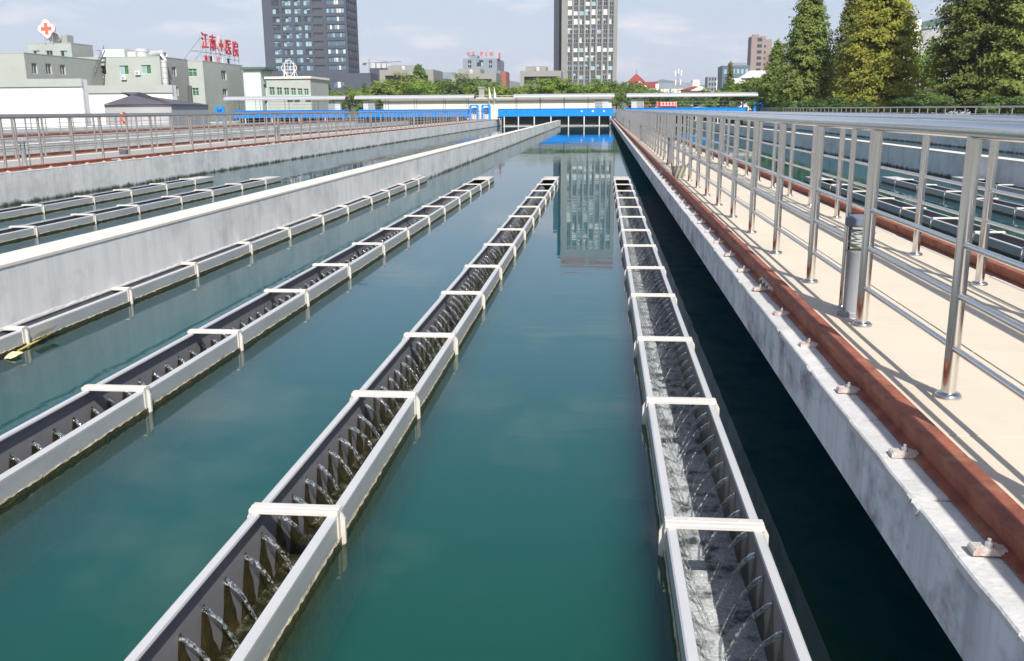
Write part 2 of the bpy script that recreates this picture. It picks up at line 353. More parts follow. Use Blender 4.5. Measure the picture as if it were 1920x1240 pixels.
# ------------------------------------------------------------------ geometry helpers
class MB:
    """collects faces for ONE mesh"""
    def __init__(s): s.v = []; s.f = []; s.m = []
    def face(s, pts, m=0):
        k = len(s.v); s.v += [tuple(p) for p in pts]; s.f.append(tuple(range(k, k + len(pts)))); s.m.append(m)
    def box(s, x0, x1, y0, y1, z0, z1, m=0, ch=0.0):
        if ch:
            s.prism([(x0, z0), (x1, z0), (x1, z1 - ch), (x1 - ch, z1), (x0 + ch, z1), (x0, z1 - ch)], y0, y1, m); return
        k = len(s.v)
        s.v += [(x0, y0, z0), (x1, y0, z0), (x1, y1, z0), (x0, y1, z0), (x0, y0, z1), (x1, y0, z1), (x1, y1, z1), (x0, y1, z1)]
        for q in ((0, 3, 2, 1), (4, 5, 6, 7), (0, 1, 5, 4), (1, 2, 6, 5), (2, 3, 7, 6), (3, 0, 4, 7)):
            s.f.append(tuple(k + i for i in q)); s.m.append(m)
    def prism(s, poly, y0, y1, m=0, axis='y'):
        """polygon (a, z) counter-clockwise seen from -y, pushed along an axis"""
        k = len(s.v); n = len(poly)
        for yy in (y0, y1):
            for a, z in poly:
                s.v.append((a, yy, z) if axis == 'y' else ((yy, a, z) if axis == 'x' else (a, z, yy)))
        fl = axis != 'y'
        a = tuple(k + i for i in range(n)); b = tuple(k + n + i for i in reversed(range(n)))
        s.f += [a[::-1] if fl else a, b[::-1] if fl else b]; s.m += [m, m]
        for i in range(n):
            j = (i + 1) % n
            q = (k + i, k + n + i, k + n + j, k + j)
            s.f.append(q[::-1] if fl else q); s.m.append(m)
    def tube(s, pts, r, n=10, m=0, cap=True, flat=1.0):
        pts = [Vector(p) for p in pts]; rs = r if isinstance(r, (list, tuple)) else [r] * len(pts)
        k = len(s.v); up0 = None
        for i, p in enumerate(pts):
            d = (pts[min(i + 1, len(pts) - 1)] - pts[max(i - 1, 0)]).normalized()
            ref = Vector((0, 0, 1)) if abs(d.z) < 0.95 else Vector((0, 1, 0))
            a = d.cross(ref).normalized(); b = a.cross(d).normalized()
            for j in range(n):
                t = 2 * math.pi * j / n
                s.v.append(tuple(p + a * (math.cos(t) * rs[i]) + b * (math.sin(t) * rs[i] * flat)))
        for i in range(len(pts) - 1):
            for j in range(n):
                j2 = (j + 1) % n
                s.f.append((k + i * n + j, k + i * n + j2, k + (i + 1) * n + j2, k + (i + 1) * n + j)); s.m.append(m)
        if cap:
            e = k + (len(pts) - 1) * n
            s.f += [tuple(k + j for j in reversed(range(n))), tuple(e + j for j in range(n))]; s.m += [m, m]
    def lathe(s, c, prof, n=20, m=0):
        """profile (r, z) spun about the vertical through c"""
        k = len(s.v)
        for r, z in prof:
            for j in range(n):
                t = 2 * math.pi * j / n
                s.v.append((c[0] + r * math.cos(t), c[1] + r * math.sin(t), c[2] + z))
        for i in range(len(prof) - 1):
            for j in range(n):
                j2 = (j + 1) % n
                s.f.append((k + i * n + j, k + i * n + j2, k + (i + 1) * n + j2, k + (i + 1) * n + j)); s.m.append(m)
        e = k + (len(prof) - 1) * n
        s.f += [tuple(k + j for j in reversed(range(n))), tuple(e + j for j in range(n))]; s.m += [m, m]
    def mesh(s, name, mats, smooth=False):
        me = bpy.data.meshes.new(name); me.from_pydata(s.v, [], s.f)
        for q in ([mats] if isinstance(mats, str) else mats): me.materials.append(MAT[q])
        if any(s.m): me.polygons.foreach_set("material_index", s.m)
        if smooth:
            me.polygons.foreach_set("use_smooth", [True] * len(s.f))
            try: me.set_sharp_from_angle(angle=math.radians(40))
            except Exception: pass
        me.update(); return me

def put(name, me, parent=None, loc=(0, 0, 0), rz=0.0, scale=(1, 1, 1)):
    o = bpy.data.objects.new(name, me); COL.objects.link(o)
    o.location = loc; o.rotation_euler = (0, 0, rz); o.scale = scale
    if parent is not None:
        o.parent = parent; o.matrix_parent_inverse = ROOTINV.get(parent.name, Matrix.Identity(4))
    return o
ROOTINV = {}
def build(name, mb, mats, parent=None, smooth=False):
    return put(name, mb.mesh(name, mats, smooth), parent)
def tag(o, label=None, cat=None, group=None, kind=None):
    if label: o["label"] = label
    if cat: o["category"] = cat
    if group: o["group"] = group
    if kind: o["kind"] = kind
    return o
def thing(name, label, cat, loc, group=None):
    """an Empty at the base; children are authored in world coordinates"""
    o = bpy.data.objects.new(name, None); COL.objects.link(o); o.location = loc; o.empty_display_size = 0.3
    ROOTINV[o.name] = Matrix.Translation(-Vector(loc))
    return tag(o, label, cat, group)
def sub(name, me, part, loc=(0, 0, 0), rz=0.0, scale=(1, 1, 1)):
    """sub-part under a part that was placed by put(): world coordinates kept"""
    o = bpy.data.objects.new(name, me); COL.objects.link(o)
    o.location = loc; o.rotation_euler = (0, 0, rz); o.scale = scale
    o.parent = part
    pm = Matrix.Translation(part.location) @ part.rotation_euler.to_matrix().to_4x4() @ Matrix.Diagonal((*part.scale, 1))
    o.matrix_parent_inverse = pm.inverted()
    return o

ORD = ["first", "second", "third", "fourth", "fifth", "sixth", "seventh", "eighth", "ninth", "tenth", "eleventh", "twelfth",
       "thirteenth", "fourteenth", "fifteenth", "sixteenth", "seventeenth", "eighteenth", "nineteenth", "twentieth",
       "twenty-first", "twenty-second", "twenty-third", "twenty-fourth", "twenty-fifth", "twenty-sixth"]

# ------------------------------------------------------------------ key lines of the plant (metres)
XS = 1.051            # water-side face of the right walkway slab
XR = 3.275            # its other face
XP0, XP1 = -5.53, -5.14     # partition wall in the middle tank
XL = -13.0            # water-side face of the left walkway
XL2 = -17.05          # its other face
YB, YE = -4.0, 125.0  # tank ends
YT = 26.5             # far end of the troughs
PART_END = 116.5
FLOOR = -3.6

# ------------------------------------------------------------------ ground, tank floor, water
mb = MB()
GX0, GX1, GY0, GY1 = -64.0, 21.0, -9.0, 127.0
BIG = 6000.0
GZ = -0.16
for (a, b, c, d) in ((-BIG, GX0, -BIG, BIG), (GX1, BIG, -BIG, BIG), (GX0, GX1, -BIG, GY0), (GX0, GX1, GY1, BIG)):
    mb.face([(a, c, GZ), (b, c, GZ), (b, d, GZ), (a, d, GZ)])
tag(build("ground", mb, "ground_soil"), kind="structure")
mb = MB(); mb.box(GX0, GX1, GY0, GY1, FLOOR - 0.3, FLOOR)
tag(build("tank_floor", mb, "tank_concrete"), kind="structure")

TR_TOP = WZ + 0.148; TR_BOT = WZ - 0.40; PT = 0.012
TROUGHS_MID = [(-11.68, -11.26), (-9.66, -9.24), (-5.14, -4.965), (-3.47, -3.045), (-1.61, -1.20), (0.312, 0.737)]
TROUGHS_RIGHT = [(5.54, 5.96), (7.57, 7.99), (9.40, 9.815)]

def water_body(x0, x1, notches, label):
    """closed volume with slots where the troughs hang in it"""
    m = MB(); z1, z0 = WZ, FLOOR + 0.004
    h = PT * 0.5
    ns = [(a + h, b - h) for a, b in notches]; nb = TR_BOT + h; yt = YT - h
    xs = x0
    m.face([(x0, YB, z0), (x0, YE, z0), (x1, YE, z0), (x1, YB, z0)])
    m.face([(x0, YB, z0), (x0, YB, z1), (x0, YE, z1), (x0, YE, z0)])
    m.face([(x1, YB, z0), (x1, YE, z0), (x1, YE, z1), (x1, YB, z1)])
    m.face([(x0, YE, z0), (x0, YE, z1), (x1, YE, z1), (x1, YE, z0)])
    m.face([(x0, yt, z1), (x1, yt, z1), (x1, YE, z1), (x0, YE, z1)])
    for a, b in ns:
        m.face([(xs, YB, z1), (a, YB, z1), (a, yt, z1), (xs, yt, z1)])
        m.face([(xs, YB, nb), (a, YB, nb), (a, YB, z1), (xs, YB, z1)])
        m.face([(a, YB, z1), (a, YB, nb), (a, yt, nb), (a, yt, z1)])
        m.face([(b, YB, nb), (b, YB, z1), (b, yt, z1), (b, yt, nb)])
        m.face([(a, YB, nb), (b, YB, nb), (b, yt, nb), (a, yt, nb)])
        m.face([(a, yt, nb), (b, yt, nb), (b, yt, z1), (a, yt, z1)])
        xs = b
    m.face([(xs, YB, z1), (x1, YB, z1), (x1, yt, z1), (xs, yt, z1)])
    m.face([(xs, YB, nb), (x1, YB, nb), (x1, YB, z1), (xs, YB, z1)])
    m.face([(x0, YB, z0), (x1, YB, z0), (x1, YB, nb), (x0, YB, nb)])
    o = build("water", m, "water"); tag(o, kind="structure")
    o["label"] = label
    return o
XRW = 1.95
TANKS = [(-46.6, -32.9), (-31.0, XL2), (XL, XRW), (2.40, 17.9)]
water_body(XL + 0.001, XRW - 0.001, TROUGHS_MID, "still green blue water in the middle settling tank")
water_body(2.401, 17.9, TROUGHS_RIGHT, "green water in the tank beyond the right walkway")
water_body(-31.0, XL2 - 0.001, [], "water in the tank left of the left walkway")
water_body(-46.6, -32.9, [], "water in the farthest tank on the left")

# ------------------------------------------------------------------ tank walls
def wall(label, x0, x1, y0, y1, top, name="tank_wall", cap=None, mat="wall_concrete"):
    t = thing(name, label, "wall", ((x0 + x1) / 2, (y0 + y1) / 2, FLOOR))
    m = MB(); m.box(x0, x1, y0, y1, FLOOR, top - (0.03 if cap else 0)); build("concrete_body", m, mat, t)
    if cap:
        n = int((y1 - y0) / 2.4)
        L = (y1 - y0) / n
        mc = MB(); e = 0.004
        mc.box(x0 - 0.008, x1 + 0.008, 0, L - 0.004, top - 0.03, top, ch=0.004)
        me = mc.mesh("coping_slab", cap)
        for i in range(n): put("coping_slab", me, t, (0, y0 + i * L, 0))
    return t
wall("long concrete partition wall with cream coping down the middle tank", XP0, XP1, YB, PART_END, 0.0, "partition_wall", "cap_stone")
wall("concrete partition wall standing in the tank beyond the right walkway", 9.935, 10.33, YB, PART_END, 0.0, "partition_wall", "cap_stone")
wall("partition wall in the tank just left of the left walkway", -24.3, -23.9, YB, PART_END, 0.0, "partition_wall", "cap_stone")
wall("partition wall in the farthest left tank", -40.0, -39.6, YB, PART_END, 0.0, "partition_wall", "cap_stone")
wall("dark concrete wall closing the far end of the tanks behind the blue bridges", -50.0, 18.0, YE, YE + 1.2, 0.0, "end_wall")
wall("concrete wall closing the near end of the tanks", -50.0, 18.0, YB - 1.0, YB, 0.0, "end_wall")

# ------------------------------------------------------------------ walkways (structure) with paving pieces
def drip_slab(seed, x0, x1, L, inner_left=True):
    r = random.Random(seed); m = MB(); z0, z1 = -0.03, 0.0
    n = 6; g = 0.006
    ys = [g + (L - 2 * g) * i / n for i in range(n + 1)]
    xe = [x0 + r.uniform(-0.004, 0.003) for _ in ys] ; ze = [z1 + r.uniform(-0.004, 0.002) for _ in ys]
    for i in range(n):
        a, b = ys[i], ys[i + 1]
        m.face([(xe[i] + 0.006, a, ze[i]), (x1, a, z1), (x1, b, z1), (xe[i + 1] + 0.006, b, ze[i + 1])])
        m.face([(xe[i], a, z0), (xe[i], a, ze[i] - 0.006), (xe[i + 1], b, ze[i + 1] - 0.006), (xe[i + 1], b, z0)][::-1])
        m.face([(xe[i], a, ze[i] - 0.006), (xe[i] + 0.006, a, ze[i]), (xe[i + 1] + 0.006, b, ze[i + 1]), (xe[i + 1], b, ze[i + 1] - 0.006)])
    for i, yy in ((0, ys[0]), (n, ys[-1])):
        m.face([(xe[i], yy, z0), (x1, yy, z0), (x1, yy, z1), (xe[i], yy, ze[i])])
    # mortar that ran over the edge at the joint
    h = r.uniform(0.02, 0.055); w = r.uniform(0.012, 0.03); yq = r.choice((0.012, L - 0.05)) + r.uniform(0, 0.02)
    xx = x0 - 0.007
    m.face([(xx, yq - w, -0.004), (xx, yq - w * 0.4, -h * 0.7), (xx, yq, -h), (xx, yq + w * 0.5, -h * 0.6), (xx, yq + w, -0.004)])
    m.face([(xx, yq - w, -0.004), (xx, yq + w, -0.004), (x0 + 0.01, yq + w, 0.0015), (x0 + 0.01, yq - w, 0.0015)])
    m.face([(xx, yq - w, -0.004), (x0 + 0.01, yq - w, 0.0015), (x0 + 0.004, yq - w * 0.4, -h * 0.7), (xx, yq - w * 0.4, -h * 0.7)])
    return m

def walkway(x0, x1, label, bottom, body_lo_x, paved, n_tiles_ind=96, grey=None, bed_sides=(1, 1)):
    """slab with a mortar bed along each edge for the bridge rail, tiles between"""
    m = MB(); m.box(x0 + 0.002, x1 - 0.002, YB, YE, bottom, -0.03)
    w = build("walkway", m, "slab_concrete"); tag(w, label, kind="structure")
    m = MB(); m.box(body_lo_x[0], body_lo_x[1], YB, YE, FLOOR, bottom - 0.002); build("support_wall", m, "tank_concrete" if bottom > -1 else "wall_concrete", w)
    L = 0.817; bw = 0.295
    for side in range(2):
        if not bed_sides[side]: continue
        if side == 0: mes = [drip_slab(i, x0, x0 + bw, L).mesh("bed_slab", "bed_mortar") for i in range(5)]
        else:
            mes = []
            for i in range(3):
                q = drip_slab(20 + i, 0, bw, L); q.v = [(x1 - v[0], v[1], v[2]) for v in q.v]; mes.append(q.mesh("bed_slab", "bed_mortar"))
        y = -3.52 if side == 0 else -3.2; k = 0
        while y + L < YE:
            put("bed_slab", mes[k % len(mes)], w, (0, y, random.uniform(-0.007, 0.0)), random.uniform(-.0015, .0015)); y += L; k += 1
    # tiles
    xa, xb = x0 + bw + 0.003, x1 - bw - 0.003
    if paved == 'tiles':
        cols = [xa, 1.98, 2.66, xb]
        g = 0.006; P = 0.685; y0 = -3.19
        rest = MB()
        gb = MB(); gb.box(xa, xb, YB + 0.01, YE - 0.01, -0.0295, -0.007); build('grout_bed', gb, 'grout', w)
        mes = []
        for a, b in zip(cols[:-1], cols[1:]):
            q = MB(); q.box(a + g, b - g, g, P - g, -0.03, 0.0, ch=0.0015); mes.append(q.mesh("tile", "tile"))
        r = 0
        while y0 + (r + 1) * P < YE:
            for c, (a, b) in enumerate(zip(cols[:-1], cols[1:])):
                if r < n_tiles_ind: put("tile", mes[c], w, (0, y0 + r * P, random.uniform(-0.0006, 0.0006)))
                else: rest.box(a + g, b - g, y0 + r * P + g, y0 + (r + 1) * P - g, -0.03, -0.0002)
            r += 1
        tag(build("far_tiles", rest, "tile", w), kind="stuff")
    else:
        m = MB(); m.box(xa, grey[0], YB, YE, -0.03, -0.001); m.box(grey[1], xb, YB, YE, -0.03, -0.001)
        build("cream_paving", m, "tile", w)
        m = MB(); m.box(grey[0] + 0.003, grey[1] - 0.003, YB, YE, -0.03, -0.003); build("grey_trench_cover", m, "grey_paving", w)
    return w
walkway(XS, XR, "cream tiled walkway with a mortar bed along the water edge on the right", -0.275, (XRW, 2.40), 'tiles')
walkway(XL2, XL, "cream and grey walkway between the left tanks behind railings", -1.2, (XL2 + 0.02, XL - 0.02), 'strip', grey=(-15.95, -13.95))
for a, b, lb in ((-32.9, -31.0, "narrow concrete walkway between the two left tanks"), (-50.0, -46.6, "concrete walkway at the far left edge of the plant"), (17.9, 20.4, "concrete walkway at the far right edge of the plant")):
    m = MB(); m.box(a, b, YB, YE, FLOOR, 0.0); w = build("walkway", m, "wall_concrete"); tag(w, lb, kind="structure")
# left walkway gets a real face wall (lit concrete down to the water)
wall("pale concrete tank wall under the left walkway with green growth at the water line", XL - 0.15, XL, YB, YE, -0.031)
wall("concrete tank wall on the far side of the left walkway", XL2, XL2 + 0.15, YB, YE, -0.031)

# ------------------------------------------------------------------ bridge rails
def crane_rail(x, sgn, label, y0=-3.0, y1=124.0, clips=True, n_clip=140, fish=()):
    """sgn = +1: clips on the -x side"""
    t = thing("crane_rail", label, "rail", (x, 0, 0))
    m = MB(); H = 0.086
    prof = [(-0.072, 0.001), (0.072, 0.001), (0.072, 0.006), (0.036, 0.014), (0.036, 0.054), (0.043, 0.058), (0.046, 0.062), (0.046, 0.083), (0.043, H), (-0.043, H),
            (-0.046, 0.083), (-0.046, 0.062), (-0.043, 0.058), (-0.036, 0.054), (-0.036, 0.014), (-0.072, 0.006)]
    m.prism([(x + a, z) for a, z in prof], y0, y1); build("rail_section", m, "rail_paint", t)
    if clips:
        mes = []
        for i in range(4):
            r = random.Random(50 + i); q = MB()
            q.prism([(-0.150, 0.001), (-0.068, 0.001), (-0.062, 0.012), (-0.068, 0.022), (-0.143, 0.022), (-0.150, 0.016)], -0.026 + r.uniform(-.004, .004), 0.026)
            q.prism([(-0.09, 0.014), (-0.052, 0.012), (-0.052, 0.019), (-0.09, 0.027)], -0.017, 0.017)
            mes.append(q.mesh("rail_clip", "clip_paint"))
        q = MB(); q.lathe((-0.100, 0, 0), [(0.012, 0.021), (0.012, 0.035), (0.006, 0.036), (0.006, 0.046), (0.003, 0.047)], 6); nut = q.mesh("nut", "nut_steel")
        for i in range(n_clip):
            y = 2.61 + 0.817 * (i - 2)
            if y > y1: break
            c = put("rail_clip", mes[i % 4], t, (x, y + random.uniform(-.02, .02), 0), random.uniform(-.08, .08), (sgn, 1, 1))
            if i < 40: sub("nut", nut, c, c.location, c.rotation_euler.z, (sgn, 1, 1))
    for y in fish:
        q = MB(); q.box(-0.046, -0.037, -0.24, 0.24, 0.018, 0.052, ch=0.002)
        f = put("fishplate", q.mesh("fishplate", "clip_paint"), t, (x, y, 0), 0, (sgn, 1, 1))
        b = MB(); b.tube([(-0.046, 0, 0.035), (-0.066, 0, 0.035)], 0.013, 6); bm_ = b.mesh("bolt", "nut_steel")
        for dy in (-0.18, -0.06, 0.06, 0.18): sub("bolt", bm_, f, (x, y + dy, 0), 0, (sgn, 1, 1))
    return t
crane_rail(1.240, 1, "red brown bridge rail along the water edge of the right walkway", fish=(6.78, 19.3))
crane_rail(XR - 0.189, -1, "red brown bridge rail on the far edge of the right walkway", n_clip=80, fish=(7.6,))
crane_rail(XL - 0.189, -1, "red brown bridge rail in front of the left walkway railing", n_clip=140, fish=(24.6, 37.0))
crane_rail(XL2 + 0.189, 1, "red brown bridge rail on the far side of the left walkway", clips=False, fish=(30.0,))
crane_rail(-31.2, 1, "thin red brown bridge rail seen behind the left walkway", clips=False)
crane_rail(-32.7, 1, "farthest red brown bridge rail on the left", clips=False)

# ------------------------------------------------------------------ railings and bollard lamps
BOLL = [5.9, 22.35, 38.8, 55.2, 71.6]
def railing(label, x, y0, y1, ph, gaps=(), mat="stainless", near=12, zs=(0.23, 0.465, 0.69), top=1.175, pr=0.031):
    t = thing("railing", label, "railing", (x, y0, 0))
    q = MB(); q.tube([(0, 0, 0.0), (0, 0, top - 0.01)], pr, 16); post = q.mesh("post", mat, True)
    q = MB(); q.lathe((0, 0, 0), [(0.058, 0.001), (0.058, 0.012), (0.050, 0.022), (0.033, 0.026)], 22); fl = q.mesh("base_flange", mat, True)
    q = MB(); q.tube([(0, 0, 0.0), (0, 0, top - 0.03)], pr, 10); q.lathe((0, 0, 0), [(0.058, 0.001), (0.058, 0.014), (0.033, 0.024)], 12); postf = q.mesh("post", mat, True)
    q = MB(); q.tube([(0, 0, 0.0), (0, 0, top - 0.03)], 0.017, 12); q.lathe((0, 0, 0), [(0.034, 0.001), (0.034, 0.012), (0.018, 0.02)], 14); thin = q.mesh("slim_post", mat, True)
    k = 0; y = ph
    while y < y1:
        if y >= y0:
            p = put("post", post if k < near else postf, t, (x, y, 0))
            if k < near: sub("base_flange", fl, p, p.location)
            k += 1
        y += 1.438
    for g in gaps:
        for d in (-0.2, 0.22): put("slim_post", thin, t, (x, g + d, 0))
    m = MB(); m.tube([(x, y0 + i * (y1 - y0) / 40, top) for i in range(41)], 0.038, 20); build("top_rail", m, mat, t, True)
    cuts = [y0] + [v for g in gaps for v in (g - 0.2, g + 0.22)] + [y1]
    for z in zs:
        for a, b in zip(cuts[0::2], cuts[1::2]):
            if b > a:
                m = MB(); m.tube([(x, a, z), (x, (a + b) / 2, z), (x, b, z)], 0.0145, 12); build("rail", m, mat, t, True)
    return t
railing("polished steel railing nearest the water on the right walkway", 1.562, -2.9, 118.5, -1.57, BOLL)
railing("polished steel railing on the far side of the right walkway", 2.763, -2.9, 118.5, -1.6, BOLL[1:], near=8)
railing("steel railing along the water side of the left walkway", -13.60, -2.9, 112.0, 0.35, (21.2, 38.8, 55.2), "stainless_dull", 0)
railing("steel railing on the far side of the left walkway", -16.49, -2.9, 112.0, 0.9, (40.5,), "stainless_dull", 0)
railing("thin steel railing on the walkway between the two left tanks", -31.95, -2.9, 118, 0.5, (), "stainless_dull", 0)
railing("steel railing along the foot of the big trees at far right", 18.66, 18.0, 123.0, 18.6, (), "stainless_dull", 0, (0.30, 0.62, 0.93), 1.27)

def bollard(label, x, y, full=True):
    t = thing("bollard_lamp", label, "bollard", (x, y, 0), "bollard lamps set in the railings")
    m = MB(); m.lathe((x, y, 0), [(0.085, 0.001), (0.085, 0.028), (0.078, 0.036), (0.056, 0.037)], 12); build("base", m, "bollard_grey", t, True)
    m = MB(); m.lathe((x, y, 0), [(0.054, 0.03), (0.054, 0.395), (0.058, 0.40), (0.058, 0.415)], 24); build("post", m, "bollard_grey", t, True)
    m = MB(); m.lathe((x, y, 0), [(0.052, 0.416), (0.054, 0.43), (0.054, 0.555), (0.05, 0.56)], 24); l = build("lantern", m, "lamp_glass", t, True)
    q = MB()
    for z in (0.445, 0.475, 0.505, 0.535): q.lathe((x, y, 0), [(0.020, z), (0.046, z - 0.007), (0.047, z - 0.004), (0.021, z + 0.004)], 18)
    sub("louvre", q.mesh("louvre", "frame_white", True), l)
    m = MB(); m.lathe((x, y, 0), [(0.072, 0.561), (0.078, 0.575), (0.078, 0.612), (0.045, 0.630), (0.01, 0.634)], 10); build("cap", m, "bollard_cap", t)
    return t
W = ["nearest", "second nearest", "third nearest", "fourth nearest", "farthest"]
for i, y in enumerate(BOLL):
    bollard("grey bollard lamp in the water side railing of the right walkway, %s one" % W[i], 1.57, y)
for i, y in enumerate(BOLL[1:]):
    bollard("grey bollard lamp in the far railing of the right walkway, %s of its row" % W[i], 2.755, y)
for i, y in enumerate((21.2, 38.8, 55.2)):
    bollard("grey bollard lamp in the railing of the left walkway, %s from the left edge" % ORD[i], -13.60, y)
bollard("grey bollard lamp in the rear railing of the left walkway", -16.49, 40.5)

# ------------------------------------------------------------------ collecting troughs
BARS = [-1.2, 0.5, 2.25, 3.95, 5.78, 7.44, 9.28, 10.95, 12.78, 14.47, 16.3, 17.97, 19.91, 21.61, 23.48, 25.22]
YA = -3.6
def side_profile(x, s, top, bot):
    """panel standing at x, thickness inward (s = +1 means inward is +x); lip folded inward at the top"""
    return [(x, bot), (x + s * PT, bot), (x + s * PT, top - 0.016), (x + s * 0.042, top - 0.016), (x + s * 0.044, top - 0.008), (x + s * 0.042, top), (x + s * 0.006, top), (x, top - 0.007)]
JET_STEP = 0.225
def jet_mesh(seed):
    r = random.Random(seed); m = MB(); pts = []; rs = []
    v = r.uniform(0.92, 1.08); n = 11
    for i in range(n):
        t = i / (n - 1)
        x = -0.015 + 0.215 * t * v; z = 0.012 * math.sin(min(1, t * 4) * math.pi) * 0.6 - 0.292 * t ** 2.1
        pts.append((x + r.uniform(-.0015, .0015), r.uniform(-.003, .003) * t, z)); rs.append((0.019 - 0.0125 * min(1, t * 1.4)) * r.uniform(0.85, 1.2))
    m.tube(pts, rs, 7, flat=0.75)
    # a second thinner strand splits off
    m.tube([(p[0] - 0.010 - 0.012 * i / n, p[1] + 0.012 * (i / n) + 0.004, p[2] - 0.006) for i, p in enumerate(pts[3:], 3)], [0.0045 * r.uniform(.7, 1.2) for _ in pts[3:]], 5)
    return m.mesh("water_jet", "jet_water", True)
JETS = [jet_mesh(i) for i in range(6)]
CH = WZ - 0.275

def trough(label, x0, x1, jets=(0, 0), channel="channel_clear", wallside=False, faces=(1, 1), jet_max=300):
    t = thing("collecting_trough", label, "trough", ((x0 + x1) / 2, 0, TR_BOT), "troughs hanging in the tanks")
    for s, x in ((1, x0), (-1, x1)):
        if wallside and s == (1 if wallside == 1 else -1): continue
        prof = side_profile(x, s, TR_TOP - 0.0165, TR_BOT)
        m = MB()
        pb = [(x, TR_BOT), (x + s * PT, TR_BOT), (x + s * PT, TR_TOP - 0.018), (x, TR_TOP - 0.018)]
        m.prism(pb if s > 0 else pb[::-1], YA, YT - PT - .001, 0)
        m.m[3 if s > 0 else 3] = 0
        build("side_panel", m, ["pvc"], t)
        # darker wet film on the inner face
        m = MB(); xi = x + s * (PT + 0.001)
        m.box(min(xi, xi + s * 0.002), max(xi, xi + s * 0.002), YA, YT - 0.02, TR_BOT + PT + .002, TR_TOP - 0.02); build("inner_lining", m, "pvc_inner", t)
        fl = [(x, TR_TOP - 0.0175), (x + s * 0.043, TR_TOP - 0.0175), (x + s * 0.045, TR_TOP - 0.010), (x + s * 0.042, TR_TOP), (x + s * 0.007, TR_TOP), (x, TR_TOP - 0.006)]
        m = MB(); m.prism(fl if s > 0 else fl[::-1], YA, YT); build("flange", m, "pvc_flange", t)
        # crust and weed along the water line on the outside
        if faces[0 if s > 0 else 1]:
            m = MB(); y = YA; o = x - s * 0.003; o2 = x - s * 0.006
            def edge(): return (random.uniform(0.034, 0.043), random.uniform(0.022, 0.034), random.uniform(0.2, 1.0))
            a = edge()
            while y < YT - 0.05:
                st = 0.035 if y < 10 else 0.12
                b = edge(); y2 = min(y + st, YT)
                oo = (o - s * 0.002, o2 - s * 0.006 * a[2], o2 - s * 0.006 * b[2])
                f1 = [(o, y, WZ + a[0]), (o, y2, WZ + b[0]), (oo[2], y2, WZ + b[1]), (oo[1], y, WZ + a[1])]
                f2 = [(oo[1], y, WZ + a[1]), (oo[2], y2, WZ + b[1]), (oo[2] - s * 0.004, y2, TR_BOT), (oo[1] - s * 0.004, y, TR_BOT)]
                m.face(f1 if s < 0 else f1[::-1], 0); m.face(f2 if s < 0 else f2[::-1], 1)
                y, a = y2, b
            tag(build("algae_line", m, ["scum", "algae"], t), kind="stuff")
    if wallside == 1:
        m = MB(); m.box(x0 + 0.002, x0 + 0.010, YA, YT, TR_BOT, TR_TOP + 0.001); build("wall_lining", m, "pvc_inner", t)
        m = MB(); y = YA; rr = random.Random(77); w0, h0 = 0.02, 0.02
        while y < YT:
            y2 = y + 0.09; w1, h1 = rr.uniform(0.010, 0.018), rr.uniform(-0.014, 0.012)
            zb_ = TR_TOP + 0.0015
            m.face([(x0 + 0.012 + w0 * .4, y, zb_), (x0 + 0.012 + w1 * .4, y2, zb_), (x0 + w1, y2, zb_ + 0.014), (x0 + w0, y, zb_ + 0.014)])
            m.face([(x0 + w0, y, zb_ + 0.014), (x0 + w1, y2, zb_ + 0.014), (x0 + 0.002, y2, zb_ + 0.03 + h1), (x0 + 0.002, y, zb_ + 0.03 + h0)])
            y, w0, h0 = y2, w1, h1
        tag(build("mortar_fillet", m, "bed_mortar", t), kind="stuff")
    xi0 = x0 + (0 if wallside == 1 else PT + .001); xi1 = x1 - (0 if wallside == -1 else PT + .001)
    m = MB(); m.box(xi0, xi1, YA, YT - PT - .001, TR_BOT, TR_BOT + PT); build("floor_panel", m, "pvc", t)
    m = MB(); m.box(x0 + .001, x1 - .001, YT - PT, YT - .001, TR_BOT, TR_TOP - 0.0185); build("end_plate", m, "pvc_flange", t)
    m = MB(); m.box(x0 + 0.047, x1 - 0.047, YT - 1.25, YT - 0.002, TR_TOP - 0.016, TR_TOP - 0.004); build("cover_plate", m, "pvc_bar", t)
    m = MB(); ny = 160
    # lively water inside the trough
    for i in range(ny):
        ya, yb = YA + (YT - YA - 0.03) * i / ny, YA + (YT - YA - 0.03) * (i + 1) / ny
        m.face([(xi0 + .004, ya, CH), (xi1 - .004, ya, CH), (xi1 - .004, yb, CH), (xi0 + .004, yb, CH)])
    tag(build("channel_water", m, channel, t), kind="stuff")
    # cross bars with side brackets
    xa, xb = x0 - 0.006, x1 + 0.006
    if wallside == 1: xa = x0 + 0.002
    q = MB()
    q.prism([(-0.046, 0.001), (0.046, 0.001), (0.046, 0.016), (0.038, 0.022), (0.012, 0.022), (0.008, 0.025), (-0.008, 0.025), (-0.012, 0.022), (-0.038, 0.022), (-0.046, 0.016)], xa, xb, 0, 'x')
    bar = q.mesh("cross_bar", "pvc_bar")
    def bracket(x, s):
        q = MB()
        q.box(min(x, x + s * 0.008), max(x, x + s * 0.008), -0.040, 0.040, -0.40, 0.012)
        q.prism([(x + s * 0.008, -0.16), (x + s * 0.008, 0.004), (x + s * 0.020, -0.012), (x + s * 0.030, -0.032), (x + s * 0.030, -0.150)][::(-1 if s > 0 else 1)], -0.009, 0.009)
        return q.mesh("bracket", "pvc_bar")
    b0, b1 = bracket(x0 - 0.0005, -1), bracket(x1 + 0.0005, 1)
    bolt = MB()
    for xx in (x0 + 0.10, x1 - 0.10):
        if x1 - x0 > 0.3: bolt.lathe((xx, 0, 0), [(0.011, 0.022), (0.011, 0.028), (0.004, 0.031)], 8)
    boltm = bolt.mesh("bolt_head", "pvc_bar") if bolt.f else None
